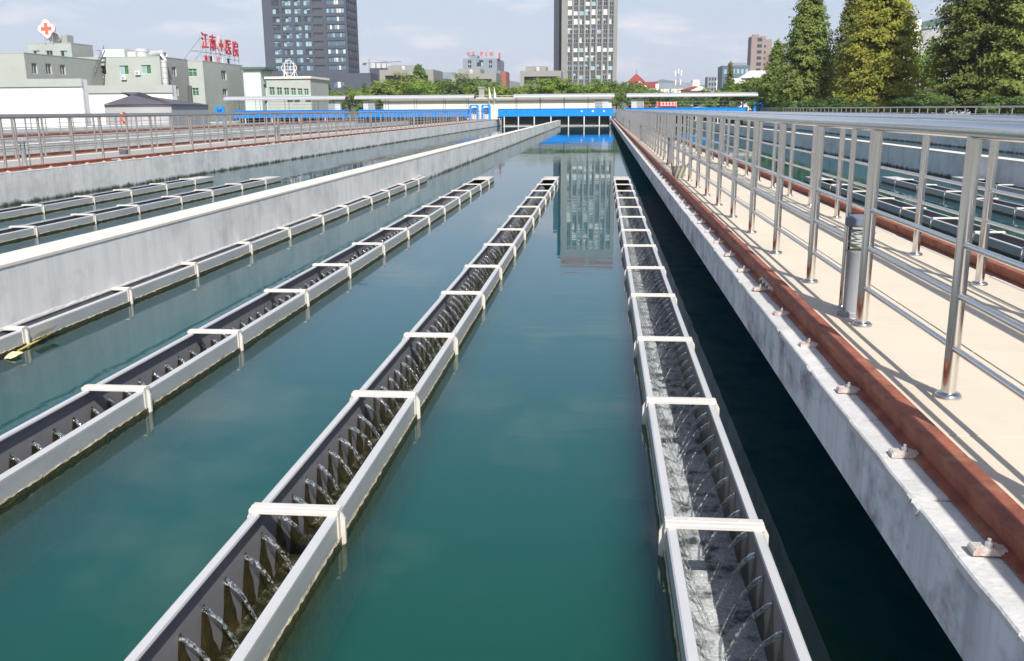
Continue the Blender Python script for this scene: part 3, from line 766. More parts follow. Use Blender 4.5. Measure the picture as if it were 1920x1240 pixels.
    for y in BARS:
        c = put("cross_bar", bar, t, (0, y, TR_TOP))
        if wallside != 1: sub("bracket", b0, c, (0, y, TR_TOP))
        if wallside != -1: sub("bracket", b1, c, (0, y, TR_TOP))
        if boltm and y < 14: sub("bolt_head", boltm, c, (0, y, TR_TOP))
    # outlets: each pours a jet and leaves a dark wet stain below it
    st = MB(); nj = 0
    for s, x, on in ((1, x0, jets[0]), (-1, x1, jets[1])):
        if not on: continue
        xw = x + s * (PT + 0.0045)
        y = 0.62
        while y < YT - 1.5:
            yy = y + random.uniform(-.008, .008); z0 = WZ + 0.016
            L, Rr = [], []
            for i in range(7):
                d = i / 6; hw = 0.011 + 0.100 * d ** 1.05
                L.append((xw, yy - hw * random.uniform(.8, 1.08), z0 - d * (z0 - CH))); Rr.append((xw, yy + hw * random.uniform(.8, 1.1), z0 - d * (z0 - CH)))
            for i in range(6):
                f = [L[i], Rr[i], Rr[i + 1], L[i + 1]]
                st.face(f if s < 0 else f[::-1])
            if nj < jet_max:
                put("water_jet", JETS[random.randrange(6)], t, (x + s * PT, yy, WZ - 0.008), random.uniform(-.10, .10), (s * random.uniform(.82, 1.12), random.uniform(.7, 1.25), random.uniform(.94, 1.03))); nj += 1
            y += JET_STEP
    if st.f: tag(build("wet_stains", st, "stain", t), kind="stuff")
    return t
trough("half width grey trough against the concrete partition wall", *TROUGHS_MID[2], wallside=1)
trough("grey trough in open water next to the half trough at the partition", *TROUGHS_MID[3], jets=(1, 0))
trough("middle grey trough with olive water and jets on its left wall", *TROUGHS_MID[4], jets=(1, 0), jet_max=130)
trough("right hand grey trough full of white foam beside the walkway", *TROUGHS_MID[5], jets=(1, 1), channel="channel_foam")
trough("trough nearest the left walkway wall", *TROUGHS_MID[0], jets=(0, 0))
trough("trough beyond the partition wall, second from the left walkway", *TROUGHS_MID[1], jets=(0, 0))
trough("grey trough close behind the far railing of the right walkway", *TROUGHS_RIGHT[0])
trough("middle trough of the tank beyond the right walkway", *TROUGHS_RIGHT[1])
trough("trough beside the shaded partition wall of the right tank", *TROUGHS_RIGHT[2])

# ------------------------------------------------------------------ helper: a sight line from the eye, to set far things at their true distance
def sight(px, py):
    a, b = px - 960.0, 620.0 - py
    return RX * a + UX * b + F0 * 1750.0
def at(px, py, Y):
    d = sight(px, py); return Vector((0, 0, EYE)) + d * (Y / d.y)
def atX(px, py, X):
    d = sight(px, py); return Vector((0, 0, EYE)) + d * (X / d.x)

# ------------------------------------------------------------------ travelling bridges with canopies
def arc_canopy(m, x0, x1, yc, half, z0, rise, n=10, th=0.05):
    pts = []
    for i in range(n + 1):
        a = math.pi * i / n
        pts.append((yc - half * math.cos(a), z0 + rise * math.sin(a)))
    for (ya, za), (yb, zb) in zip(pts[:-1], pts[1:]):
        m.face([(x0, ya, za), (x1, ya, za), (x1, yb, zb), (x0, yb, zb)])
        m.face([(x0, ya, za - th), (x0, yb, zb - th), (x1, yb, zb - th), (x1, ya, za - th)])
        for x in (x0, x1): m.face([(x, ya, za), (x, yb, zb), (x, yb, zb - th), (x, ya, za - th)])
    m.box(x0, x1, yc - half - 0.03, yc - half + 0.03, z0 - 0.12, z0 + 0.04); m.box(x0, x1, yc + half - 0.03, yc + half + 0.03, z0 - 0.12, z0 + 0.04)

def bridge(label, xa, xb, Y, pipes, cab, can, zb=0.46, zt=1.40, ports=(), detail=True):
    t = thing("scraper_bridge", label, "bridge", ((xa + xb) / 2, Y, 0), "blue travelling bridges across the tanks")
    m = MB()
    for y0 in (Y, Y + 1.55):
        m.box(xa, xb, y0, y0 + 0.10, zb, zt); m.box(xa, xb, y0 - 0.06, y0 - 0.001, zt - 0.05, zt); m.box(xa, xb, y0 - 0.06, y0 - 0.001, zb, zb + 0.05)
    build("girder", m, "blue_paint", t)
    m = MB(); m.box(xa, xb, Y + 0.101, Y + 1.549, zt - 0.10, zt - 0.06); build("deck", m, "dark_steel", t)
    # end trucks with wheels
    for x in (xa + 0.12, xb - 0.12):
        m = MB(); m.box(x - 0.14, x + 0.14, Y - 0.75, Y + 2.4, 0.26, zb - 0.002); tr = build("end_truck", m, "blue_dark", t)
        for y in (Y - 0.5, Y + 2.1):
            q = MB(); q.tube([(x - 0.05, y, 0.235), (x + 0.05, y, 0.235)], 0.122, 16); sub("wheel", q.mesh("wheel", "dark_steel", True), tr)
    for x in pipes:
        m = MB(); m.tube([(x, Y + 0.02, zb - 0.01), (x, Y + 0.02, -1.6)], 0.075, 10); build("suction_pipe", m, "white_pipe", t, True)
    # scraper frame, cross pipes and a painted shade sheet under the deck
    m = MB()
    for y in (Y + 0.9, Y + 1.4):
        m.box(xa + 0.4, xb - 0.4, y, y + 0.06, -0.62, -0.50); m.box(xa + 0.4, xb - 0.4, y, y + 0.06, 0.22, 0.34)
    n = int((xb - xa) / 1.8)
    for i in range(n + 1):
        x = xa + 0.5 + i * (xb - xa - 1.0) / n; m.box(x - 0.04, x + 0.04, Y + 0.84, Y + 0.90, -1.6, zt - 0.12)
    m.box(xa + 0.3, xb - 0.3, Y + 1.47, Y + 1.53, -0.60, zb)  # dark sheet added in place of the shaded structure behind the pipes
    build("scraper_frame_shade", m, "dark_steel", t)
    # canopy on slim posts
    m = MB(); arc_canopy(m, can[0], can[1], Y + 0.8, 1.05, 2.78, 0.36); build("canopy", m, "canopy_metal", t)
    k = max(4, int((can[1] - can[0]) / 3.2))
    for i in range(k + 1):
        x = can[0] + 0.25 + i * (can[1] - can[0] - 0.5) / k
        if x < xa or x > xb: x = min(max(x, xa + .1), xb - .1)
        for y in (Y + 0.05, Y + 1.60):
            q = MB(); q.tube([(x, y, zt - 0.02), (x, y, 2.80)], 0.028, 6); build("canopy_post", q, "lattice_dark", t)
    m = MB()
    for z in (zt + 0.35, zt + 0.70, zt + 1.05):
        m.tube([(xa + 0.1, Y + 1.6, z), (xb - 0.1, Y + 1.6, z)], 0.014, 5)
        m.tube([(xa + 0.1, Y + 0.06, z), (xb - 0.1, Y + 0.06, z)], 0.010, 5)
    build("guard_rail", m, "lattice", t)
    c = MB(); c.box(cab[0], cab[1], Y + 0.25, Y + 1.0, zt - 0.05, zt + 1.02); cb = build("control_cabinet", c, "cabinet", t)
    q = MB(); f = cab[2]; w = cab[1] - cab[0]
    a, b = (cab[0] + 0.05, cab[0] + w * 0.55) if f < 0 else (cab[1] - w * 0.55, cab[1] - 0.05)
    q.box(a, b, Y + 0.225, Y + 0.249, zt + 0.05, zt + 0.92); sub("panel", q.mesh("panel", "cabinet_panel"), cb)
    for x, mat in ports:
        q = MB(); q.tube([(x, Y - 0.045, zt - 0.36), (x, Y + 0.001, zt - 0.36)], 0.075 if mat == "dark_steel" else 0.12, 14); build("porthole", q, mat, t)
    return t
bridge("blue travelling bridge spanning the middle tank at its far end", -12.87, 1.25, 117.0, [-12.1, -10.35, -8.4, -6.35, -4.2, -2.3, -0.45, 0.88],
       (-1.05, 0.65, -1), (-10.9, 1.33), ports=[(-11.8, "dark_steel"), (-10.5, "dark_steel"), (-9.2, "dark_steel"), (-2.6, "cabinet"), (-1.25, "sign_white"), (0.1, "cabinet")])
bridge("blue bridge behind the left walkway railing, next to the two blue reel frames", -30.6, -16.75, 118.0, [-29, -26.4, -23.5, -20.6, -18],
       (-30.0, -28.6, 1), (-31.0, -15.9), ports=[(-18.2, "dark_steel"), (-19.6, "dark_steel")])
bridge("blue bridge farthest left, below the hospital blocks", -46.9, -32.5, 118.5, [-45.5, -42, -38.5, -35],
       (-34.6, -33.1, -1), (-48.1, -32.3))
bridge("blue bridge on the right, partly hidden by the near handrail", 2.75, 17.3, 117.5, [3.6, 6.0, 8.6, 11.2, 13.8, 16.2],
       (3.4, 4.9, 1), (2.8, 18.4), ports=[(12.4, "dark_steel"), (13.7, "dark_steel"), (15.0, "dark_steel")])

def reel(label, x, y, zt=1.9, w=1.15):
    t = thing("cable_reel", label, "reel frame", (x, y, 0))
    m = MB()
    h = w / 2
    m.box(x - h, x - h + 0.26, y, y + 0.22, 0.002, zt - 0.25); m.box(x + h - 0.26, x + h, y, y + 0.22, 0.002, zt - 0.55)
    m.prism([(x - h, zt - 0.249), (x - h + 0.26, zt - 0.249), (x - h + 0.40, zt - 0.16), (x + h - 0.40, zt - 0.16), (x + h - 0.26, zt - 0.3), (x + h - 0.26, zt - 0.549), (x + h, zt - 0.549), (x + h, zt - 0.12), (x + h - 0.14, zt), (x - h + 0.14, zt), (x - h, zt - 0.12)], y, y + 0.22)
    build("frame", m, "blue_paint", t)
    m = MB(); m.tube([(x, y + 0.23, zt - 0.75), (x, y + 0.55, zt - 0.75)], 0.42, 20); build("drum", m, "blue_dark", t, True)
    return t
reel("blue arched reel frame at the left end of the middle bridge", -14.25, 116.2)
reel("second blue arched reel frame, left of the one at the middle bridge", -15.75, 116.4)
reel("blue reel frame at the right end of the right hand bridge", 18.45, 116.8, 1.95)
reel("blue reel frame at the far left end of the left bridges", -48.2, 117.0, 1.95)

# ------------------------------------------------------------------ building parts
def facade(m, O, U, N, W, H, ops, depth=0.18, mw=0, mr=0):
    """wall sheet with openings (u0, u1, v0, v1) and their reveals"""
    us = sorted({0.0, W} | {max(0, min(W, q)) for o in ops for q in o[:2]}); vs_ = sorted({0.0, H} | {max(0, min(H, q)) for o in ops for q in o[2:]})
    O, U, N = Vector(O), Vector(U), Vector(N); V = Vector((0, 0, 1))
    P = lambda u, v, d=0.0: O + U * u + V * v - N * d
    fl = U.cross(V).dot(N) < 0
    def q(pts, mm): m.face(pts[::-1] if fl else pts, mm)
    for v0, v1 in zip(vs_[:-1], vs_[1:]):
        run = None
        for u0, u1 in list(zip(us[:-1], us[1:])) + [(None, None)]:
            hole = u0 is None or any(o[0] - 1e-6 <= u0 and u1 <= o[1] + 1e-6 and o[2] - 1e-6 <= v0 and v1 <= o[3] + 1e-6 for o in ops)
            if hole:
                if run: q([P(run[0], v0), P(run[1], v0), P(run[1], v1), P(run[0], v1)], mw); run = None
            else: run = (run[0], u1) if run else (u0, u1)
    for a, b, c, d in ops:
        q([P(a, c), P(b, c), P(b, c, depth), P(a, c, depth)], mr); q([P(b, d), P(a, d), P(a, d, depth), P(b, d, depth)], mr)
        q([P(a, d), P(a, c), P(a, c, depth), P(a, d, depth)], mr); q([P(b, c), P(b, d), P(b, d, depth), P(b, c, depth)], mr)

WIN = {}
def window_mesh(w, h, style):
    key = (round(w, 2), round(h, 2), style)
    if key in WIN: return WIN[key]
    r = random.Random(hash(key) % 1000); m = MB()
    frame, panes, cols, rows = style
    f = max(0.05, 0.035 * w) ; m.box(0, w, 0, 0.05, 0, f, 0); m.box(0, w, 0, 0.05, h - f, h, 0)
    m.box(0, f, 0, 0.05, f, h - f, 0); m.box(w - f, w, 0, 0.05, f, h - f, 0)
    cw = (w - 2 * f) / cols
    for c in range(1, cols): m.box(f + c * cw - f * .4, f + c * cw + f * .4, 0.002, 0.045, f, h - f, 0)
    if rows == 2: m.box(f, w - f, 0.004, 0.04, h * 0.66, h * 0.66 + f * .8, 0)
    k = 0
    for c in range(cols):
        cuts = [f, h - f] if rows == 1 else [f, h * 0.66, h - f]
        for z0, z1 in zip(cuts[:-1], cuts[1:]):
            m.face([(f + c * cw, 0.055, z0), (f + (c + 1) * cw, 0.055, z0), (f + (c + 1) * cw, 0.055, z1), (f + c * cw, 0.055, z1)], 1 + (k % len(panes))); k += 1
    WIN[key] = m.mesh("window", [frame] + list(panes)); return WIN[key]

def window(t, O, U, N, op, style, depth=0.14, name="window"):
    a, b, c, d = op
    p = Vector(O) + Vector(U) * a - Vector(N) * depth + Vector((0, 0, c))
    rz = math.atan2(U[1], U[0])
    return put(name, window_mesh(b - a, d - c, style), t, p, rz)

S_WH = ("frame_white", ("glass_dark", "glass_pale"), 2, 1)
S_WH2 = ("frame_white", ("glass_dark",), 2, 1)
S_GR = ("frame_white", ("glass_pale", "glass_green"), 2, 1)
S_GG = ("frame_white", ("glass_green",), 2, 2)
X_, Y_ = (1, 0, 0), (0, 1, 0)
NF, NR = (0, -1, 0), (1, 0, 0)

def block(label, x0, x1, y0, y1, top, mat, front=(), right=(), name="building", cat="building", base=GZ, roof=None, parapet=0.0, extra=None, fdepth=0.18, group=None):
    """box building; front openings in (u from x0, v from base), right openings in (u from y0)"""
    t = thing(name, label, cat, ((x0 + x1) / 2, (y0 + y1) / 2, base), group)
    m = MB(); H = top - base
    fo = [o[0] for o in front]; ro = [o[0] for o in right]
    facade(m, (x0, y0, base), X_, NF, x1 - x0, H, fo, fdepth); facade(m, (x1, y0, base), Y_, NR, y1 - y0, H, ro, fdepth)
    m.face([(x0, y1, base), (x0, y1, top), (x1, y1, top), (x1, y1, base)]); m.face([(x0, y0, base), (x0, y0, top), (x0, y1, top), (x0, y1, base)])
    build("wall", m, mat, t)
    m = MB(); m.face([(x0, y0, top), (x1, y0, top), (x1, y1, top), (x0, y1, top)])
    # back wall behind the glazing so the block is closed
    if parapet:
        for a, b, c, d in ((x0 - .03, x1 + .03, y0 - .03, y0 + .2), (x0 - .03, x1 + .03, y1 - .2, y1 + .03), (x0 - .03, x0 + .2, y0 + .2, y1 - .2), (x1 - .2, x1 + .03, y0 + .2, y1 - .2)):
            m.box(a, b, c, d, top + 0.002, top + 0.12)
    build("roof", m, roof or mat, t)
    for op, st in front: window(t, (x0, y0, base), X_, NF, op, st)
    for op, st in right: window(t, (x1, y0, base), Y_, NR, op, st)
    return t

def fwin(x0, Y, pxa, pxb, pya, pyb, st, base=GZ):
    """opening on a front wall given by where its corners are sighted"""
    a, b = at(pxa, pyb, Y), at(pxb, pya, Y); return ((a.x - x0, b.x - x0, a.z - base, b.z - base), st)
def rwin(X, y0, pxa, pxb, pya, pyb, st, base=GZ):
    a, b = atX(pxa, pyb, X), atX(pxb, pya, X); return ((a.y - y0, b.y - y0, a.z - base, b.z - base), st)

def ac_unit(t, p, rz=0):
    m = MB(); m.box(0, 0.85, -0.34, -0.02, 0, 0.62, 0); m.lathe((0, 0, 0), [(0.001, 0), (0.001, 0)], 3) if False else None
    o = put("air_conditioner", m.mesh("air_conditioner", "frame_white"), t, p, rz)
    q = MB(); q.tube([(0.34, -0.352, 0.31), (0.34, -0.341, 0.31)], 0.24, 14); sub("fan_grille", q.mesh("fan_grille", "cabinet_panel"), o, p, rz)

# ------------------------------------------------------------------ hospital on the left
hx = lambda px, Y: at(px, 120, Y).x
hz = lambda px, py, Y: at(px, py, Y).z
# wing A (nearest, left edge)
AY = 132.0; ax1 = hx(47, AY)
A = block("pale green hospital wing at the left edge with a fire stair", hx(-60, AY), ax1, AY, 153.0, hz(47, 100, AY), "hospital",
      front=[], right=[rwin(ax1, AY, 61, 69, 119, 138, S_WH2), rwin(ax1, AY, 87, 96, 120, 139, S_WH2), rwin(ax1, AY, 114, 122, 122, 140, S_WH2)], parapet=0.4)
m = MB()
sx = ax1 + 0.25
for i in range(12):
    y = 148.6 + i * 0.33; z = hz(118, 146, 150) + i * 0.36; m.box(sx, sx + 0.9, y, y + 0.3, z, z + 0.04)
m.tube([(sx + 0.9, 148.4, hz(118, 146, 150) + 0.9), (sx + 0.9, 152.6, hz(118, 146, 150) + 5.2)], 0.05, 5); m.tube([(sx + 0.9, 148.4, hz(118, 146, 150)), (sx + 0.9, 152.6, hz(118, 146, 150) + 4.3)], 0.08, 5)
for i in range(6): m.tube([(sx + 0.9, 148.6 + i * 0.75, hz(118, 146, 150) + i * 0.77), (sx + 0.9, 148.6 + i * 0.75, hz(118, 146, 150) + i * 0.77 + 0.9)], 0.04, 5)
build("fire_stair", m, "lattice_dark", A)
# main block B
BY = 153.2; bx0, bx1 = hx(137, BY), hx(300, BY); bt = hz(220, 108, BY)
B = block("pale green hospital main block with a row of four windows and air conditioners", bx0, bx1, BY, 164.0, bt, "hospital",
      front=[fwin(bx0, BY, 142, 157, 123, 140, S_WH), fwin(bx0, BY, 182, 198, 123, 140, S_WH2), fwin(bx0, BY, 225, 240, 123, 140, S_GR), fwin(bx0, BY, 266, 282, 122, 139, S_GR)],
      right=[rwin(bx1, BY, 323, 330, 126, 143, S_WH2), rwin(bx1, BY, 326, 334, 163, 180, S_WH2)], parapet=0.3)
for px, py in ((170, 135), (229, 150), (255, 141)): ac_unit(B, at(px, py, BY))
ac_unit(B, atX(329, 190, bx1) , math.pi / 2)
# silver duct running down the corner and vents on the roof
m = MB(); d0 = at(307, 115, BY - 0.7)
m.tube([(d0.x - 3.0, BY + 1.6, bt + 0.55), (d0.x - 0.8, BY + 0.6, bt + 0.6), (d0.x - 0.1, BY - 0.3, bt + 0.3), (d0.x, BY - 0.7, bt - 0.6), (d0.x, BY - 0.7, bt - 6.0)], [0.5, 0.52, 0.52, 0.5, 0.5], 14); dd = build("vent_duct", m, "duct", B, True)
q = MB()
for k in range(6): q.lathe((d0.x, BY - 0.7, bt - 0.9 - k * 0.85), [(0.52, 0), (0.53, 0.03), (0.52, 0.06)], 14)
sub("band", q.mesh("band", "cabinet_panel"), dd)
v = at(265, 92, 157); m = MB(); m.lathe((v.x, 157, bt + 0.02), [(1.05, 0), (1.05, 1.0), (1.15, 1.05), (1.15, 1.5), (0.9, 1.55)], 20); build("roof_vent", m, "duct", B, True)
v = at(225, 100, 158); m = MB(); m.box(v.x - 2.2, v.x + 1.8, 156, 160, bt + 0.01, bt + 1.5); build("roof_cabin", m, "hospital_pale", B)
v = at(250, 100, 156); m = MB(); m.box(v.x - 0.7, v.x + 0.7, 155.3, 156.3, bt + 0.01, bt + 1.0); build("roof_fan", m, "cabinet", B)
# upper storey C
CY = 158.0; cx0, cx1 = hx(55, CY), hx(137, CY); ct = hz(100, 82, CY)
C = block("upper storey of the hospital carrying the red cross sign", cx0, cx1, CY, 165.0, ct, "hospital", base=7.0,
      front=[fwin(cx0, CY, 63, 74, 95, 108, S_WH, 7.0), fwin(cx0, CY, 87, 98, 95, 108, S_WH2, 7.0), fwin(cx0, CY, 114, 126, 95, 108, S_WH, 7.0)], parapet=0.25)
v = at(118, 70, 161); m = MB(); m.box(v.x - 1.3, v.x + 1.3, 160, 162, ct + 0.01, ct + 1.55); build("cooling_tower", m, "cabinet_panel", C)
v = at(107, 68, 160); m = MB(); m.tube([(v.x, 159.0, ct + 1.1), (v.x, 159.9, ct + 1.1)], 0.85, 18); build("fan_drum", m, "duct", C, True)
v = atX(190, 92, cx1); m = MB(); m.face([(cx1, 164.9, ct - 0.6), (cx1 + 2.4, 166.5, ct - 1.2), (cx1 + 2.4, 170, ct - 1.2), (cx1, 168.5, ct - 0.6)]); m.tube([(cx1 + 2.3, 166.6, 9.5), (cx1 + 2.3, 166.6, ct - 1.2)], 0.06, 5); build("awning", m, "slate_roof", C)
# block D
DY = 150.0; dx0, dx1 = hx(352, DY), hx(380, DY); dt = hz(380, 115, DY)
D = block("hospital stair block with green windows below the red letter sign", dx0, dx1, DY, 167.0, dt, "hospital",
      front=[fwin(dx0, DY, 353.5, 368, 129, 144, S_GG), fwin(dx0, DY, 361, 372, 165, 180, S_GG), fwin(dx0, DY, 363, 373, 201, 210, S_GG)],
      right=[rwin(dx1, DY, 416, 424, 133, 150, S_WH2), rwin(dx1, DY, 418, 426, 167, 179, S_WH2)], parapet=0.25)
v = at(359, 190, DY); m = MB(); m.tube([(v.x, DY - 0.3, 0), (v.x, DY - 0.3, hz(359, 161, DY))], 0.35, 10); build("flue", m, "lattice_dark", D, True)
# block E
EY = 160.0; ex0, ex1 = hx(455, EY), hx(487, EY); et = hz(470, 131, EY)
E_ = block("pale mint block with dark green eaves between hospital blocks", ex0, ex1, EY, 166.0, et, "hospital_pale",
      right=[((1.2, 2.6, et - 4.4, et - 2.2), S_WH2), ((1.2, 2.6, 1.0, 3.2), S_WH2)])
m = MB(); m.box(ex0 - 0.4, ex1 + 1.0, EY - 0.5, 166.5, et + 0.02, et + 0.42); build("eaves", m, "green_roof", E_)
# block F
FY = 150.0; fx0, fx1 = hx(497, FY), hx(580, FY); ft = hz(540, 148, FY)
fw = []
for i, px in enumerate((505, 519, 532.5, 545.5, 558, 570)):
    fw.append(fwin(fx0, FY, px, px + 9.5 - i * 0.25, 163.5 + i * 0.6, 179, ("frame_white", ("glass_green", "glass_dark"), 2, 2)))
F_ = block("low hospital annex with six tall windows under an open frame sign", fx0, fx1, FY, 160.0, ft, "hospital", front=fw)
m = MB(); m.box(fx0 - 0.2, fx1 + 0.2, FY - 0.25, 160.2, ft + 0.01, ft + 0.35); build("roof_slab", m, "cream_wall", F_)
for px in (543, 556, 577): ac_unit(F_, at(px - 3, 188, FY))

# back of a second cross sign: open white frame on the annex roof
def quatrefoil(r, n=10):
    pts = []
    for k in range(4):
        c = k * math.pi / 2
        cx, cz = 0.55 * r * math.cos(c), 0.55 * r * math.sin(c)
        for i in range(n):
            a = c - math.radians(80) + math.radians(160) * i / (n - 1)
            pts.append((cx + 0.45 * r * math.cos(a), cz + 0.45 * r * math.sin(a)))
    return pts
v = at(542, 128, 152.0); t = thing("frame_sign", "open white steel frame sign seen from behind on the annex roof", "sign", (v.x, 152, ft))
m = MB(); r = 1.25; ol = [(v.x + a, v.z + b) for a, b in quatrefoil(r)]
for (a, b), (c, d) in zip(ol, ol[1:] + ol[:1]): m.tube([(a, 152, b), (c, 152, d)], 0.06, 5)
for k in (-0.6, -0.2, 0.2, 0.6): m.tube([(v.x + k * r, 152.02, v.z - 0.8 * r), (v.x + k * r, 152.02, v.z + 0.8 * r)], 0.035, 4); m.tube([(v.x - 0.85 * r, 152.04, v.z + k * r), (v.x + 0.85 * r, 152.04, v.z + k * r)], 0.035, 4)
build("lattice_panel", m, "frame_white", t)
for dx in (-0.75, 0.75):
    for yy in (151.8, 153.4): m = MB(); m.tube([(v.x + dx * 1.15, yy, ft + 0.36), (v.x + dx, 152.1, v.z + 0.5)], 0.08, 6); build("leg", m, "frame_white", t)

# red cross sign on the upper storey
v = at(87, 54, CY - 0.6); t = thing("red_cross_sign", "white four lobed sign with a red cross on the hospital roof at left", "sign", (v.x, CY, ct))
def prism_xz(poly, y0, y1, mat, nm, cx, cz, sc=1.0, tilt=0.0, parent=None):
    m = MB(); ca, sa = math.cos(tilt), math.sin(tilt)
    m.prism([(cx + (a * ca - b * sa) * sc, cz + (a * sa + b * ca) * sc) for a, b in poly], y0, y1); return build(nm, m, mat, parent)
Q = quatrefoil(1.0); Yc = CY - 0.6
prism_xz(Q, Yc, Yc + 0.25, "sign_pink", "rim", v.x, v.z, 1.58, 0.05, t)
prism_xz(Q, Yc - 0.05, Yc - 0.002, "sign_white", "face", v.x, v.z, 1.48, 0.05, t)
cr = [(-.2, -.62), (.2, -.62), (.2, -.2), (.62, -.2), (.62, .2), (.2, .2), (.2, .62), (-.2, .62), (-.2, .2), (-.62, .2), (-.62, -.2), (-.2, -.2)]
prism_xz(cr, Yc - 0.1, Yc - 0.052, "sign_red_light", "cross", v.x, v.z, 1.52, 0.05, t)
m = MB()
for dx in (-0.7, 0.7): m.tube([(v.x + dx, Yc + 0.35, ct + 0.04), (v.x + dx, Yc + 0.35, v.z + 0.6)], 0.06, 5); m.tube([(v.x + dx, Yc + 2.2, ct + 0.04), (v.x + dx, Yc + 0.35, v.z + 0.2)], 0.05, 5)
m.tube([(v.x - 0.7, Yc + 0.35, ct + 0.6), (v.x + 0.7, Yc + 0.35, ct + 0.6)], 0.05, 5); build("lattice_support", m, "lattice", t)

# red letters
def text_mesh(s, size, ext, mat, xs=1.0, off=0.012):
    cu = bpy.data.curves.new("lettering", 'FONT'); cu.body = s; cu.size = size; cu.extrude = ext; cu.offset = off * size
    cu.align_x = 'CENTER'; cu.align_y = 'CENTER'; cu.resolution_u = 3
    o = bpy.data.objects.new("lettering_tmp", cu); COL.objects.link(o)
    bpy.context.view_layer.update()
    dg = bpy.context.evaluated_depsgraph_get()
    me = bpy.data.meshes.new_from_object(o.evaluated_get(dg)); bpy.data.objects.remove(o); bpy.data.curves.remove(cu)
    me.materials.clear(); me.materials.append(MAT[mat]); me.name = "lettering"
    for p in me.polygons: p.material_index = 0
    return me
def letter(parent, ch, p, size, mat, face, name="letter", sx=1.0):
    me = text_mesh(ch, size, 0.08, mat)
    o = put(name, me, parent, p)
    o.rotation_euler = (math.pi / 2, 0, math.pi / 2 if face == 'x' else 0); o.scale = (sx, 1, 1)
    return o
LX = dx1 - 0.3
t = thing("letter_sign", "red Chinese letters and a red cross on a lattice along the hospital roof edge", "sign", (LX, 158, dt))
chars = [("江", 384, 79), ("南", 399, 83), ("医", 428, 91), ("院", 441.5, 94.5)]
for ch, px, py in chars:
    p = atX(px, py, LX); letter(t, ch, p, 2.75, "sign_red", 'x', sx=0.98)
p = atX(413.5, 85, LX)
def prism_yz(poly, x0, x1, mat, nm, cyy, czz, sc, parent):
    m = MB(); m.prism([(cyy + a * sc * 1.0, czz + b * sc) for a, b in poly], x0, x1, 0, 'x'); return build(nm, m, mat, parent)
prism_yz(Q, LX - 0.1, LX + 0.05, "sign_pink", "emblem_rim", p.y, p.z, 1.62, t); prism_yz(Q, LX + 0.052, LX + 0.09, "sign_white", "emblem_face", p.y, p.z, 1.50, t)
prism_yz(cr, LX + 0.092, LX + 0.14, "sign_red", "emblem_cross", p.y, p.z, 1.45, t)
m = MB()
ya, yb = atX(378, 80, LX).y, atX(449, 96, LX).y
for k in range(9):
    y = ya + (yb - ya) * k / 8; zt_ = p.z + 1.2
    m.tube([(LX - 0.25, y, dt), (LX - 0.25, y, zt_)], 0.045, 4)
    if k % 2 == 0: m.tube([(LX - 3.6, y, dt - 0.1), (LX - 0.25, y, zt_ - 0.6)], 0.05, 4); m.tube([(LX - 1.9, y, dt + 1.7), (LX - 0.25, y, dt + 1.7)], 0.04, 4)
for z in (dt + 0.9, p.z - 0.6, p.z + 0.6): m.tube([(LX - 0.25, ya, z), (LX - 0.25, yb, z)], 0.04, 4)
m.tube([(LX - 1.9, ya, dt + 1.7), (LX - 1.9, yb, dt + 1.7)], 0.04, 4)
build("lattice_support", m, "lattice", t)
t = thing("picture_panel_sign", "row of small red, white and pink picture panels under the red letters", "sign", (LX, 157, dt))
for px, w_, mat in ((387, 4.5, "sign_red"), (392, 4, "sign_pink"), (396, 4.5, "sign_black"), (402, 4, "sign_white"), (409, 6, "sign_pink"), (421, 7, "sign_white"), (428.5, 3, "sign_black")):
    a = atX(px - w_ / 2, 112, LX + 0.1); b = atX(px + w_ / 2, 112, LX + 0.1)
    m = MB(); m.box(LX, LX + 0.1, a.y, b.y, dt + 0.05, dt + 1.0); build("panel", m, mat, t)

# ------------------------------------------------------------------ white sheds in front of the hospital
WYY = 95.0; wx1 = hx(148, WYY); wt = hz(100, 149, WYY)
t = block("plain white shed wall with a pale parapet at the left edge", hx(-80, WYY), wx1, WYY, 96.2, wt, "white_wall", name="shed")
m = MB(); m.box(hx(-80, WYY) - .1, wx1 + 0.15, WYY - 0.15, WYY - 0.002, wt - 0.75, wt + 0.05); build("parapet_band", m, "hospital", t)
m = MB(); m.box(wx1 - 0.002, wx1 + 0.08, WYY - 0.05, WYY + 0.25, GZ, wt - 0.76); build("corner_post", m, "white_pipe", t)
W2 = 109.0; w2x0, w2x1 = hx(140, W2), hx(318, W2); w2t = hz(230, 161, W2)
t = block("white shed wall standing behind the dark hipped roof", w2x0, w2x1, W2, 110.2, w2t, "white_wall", name="shed")
m = MB(); m.box(w2x0, w2x1 + 0.15, W2 - 0.15, W2 - 0.002, w2t - 0.85, w2t + 0.05); build("parapet_band", m, "hospital", t)
G2 = 99.0; gx0, gx1 = wx1 + 0.10, hx(314, G2); gz = hz(200, 197, G2)
t = block("low grey outbuilding with a dark hipped roof beside the white sheds", gx0, gx1, G2, W2 - 0.3, gz, "grey_wall", name="outbuilding")
p1 = at(226, 173.5, W2 - 1.5); m = MB()
a, b, c, d = (gx0 - .05, G2 - 0.3, gz + .02), (gx1 + 0.2, G2 - 0.3, gz + .02), (gx1 + 0.2, W2 - 0.32, gz + .02), (gx0 - .05, W2 - 0.32, gz + .02)
r0, r1 = (gx0 - .05, W2 - 1.5, p1.z), (p1.x, W2 - 1.5, p1.z)
m.face([a, b, r1, r0]); m.face([b, c, r1]); m.face([c, d, r0, r1]); m.face([d, a, r0]); m.face([a, d, c, b]); build("hipped_roof", m, "slate_roof", t)

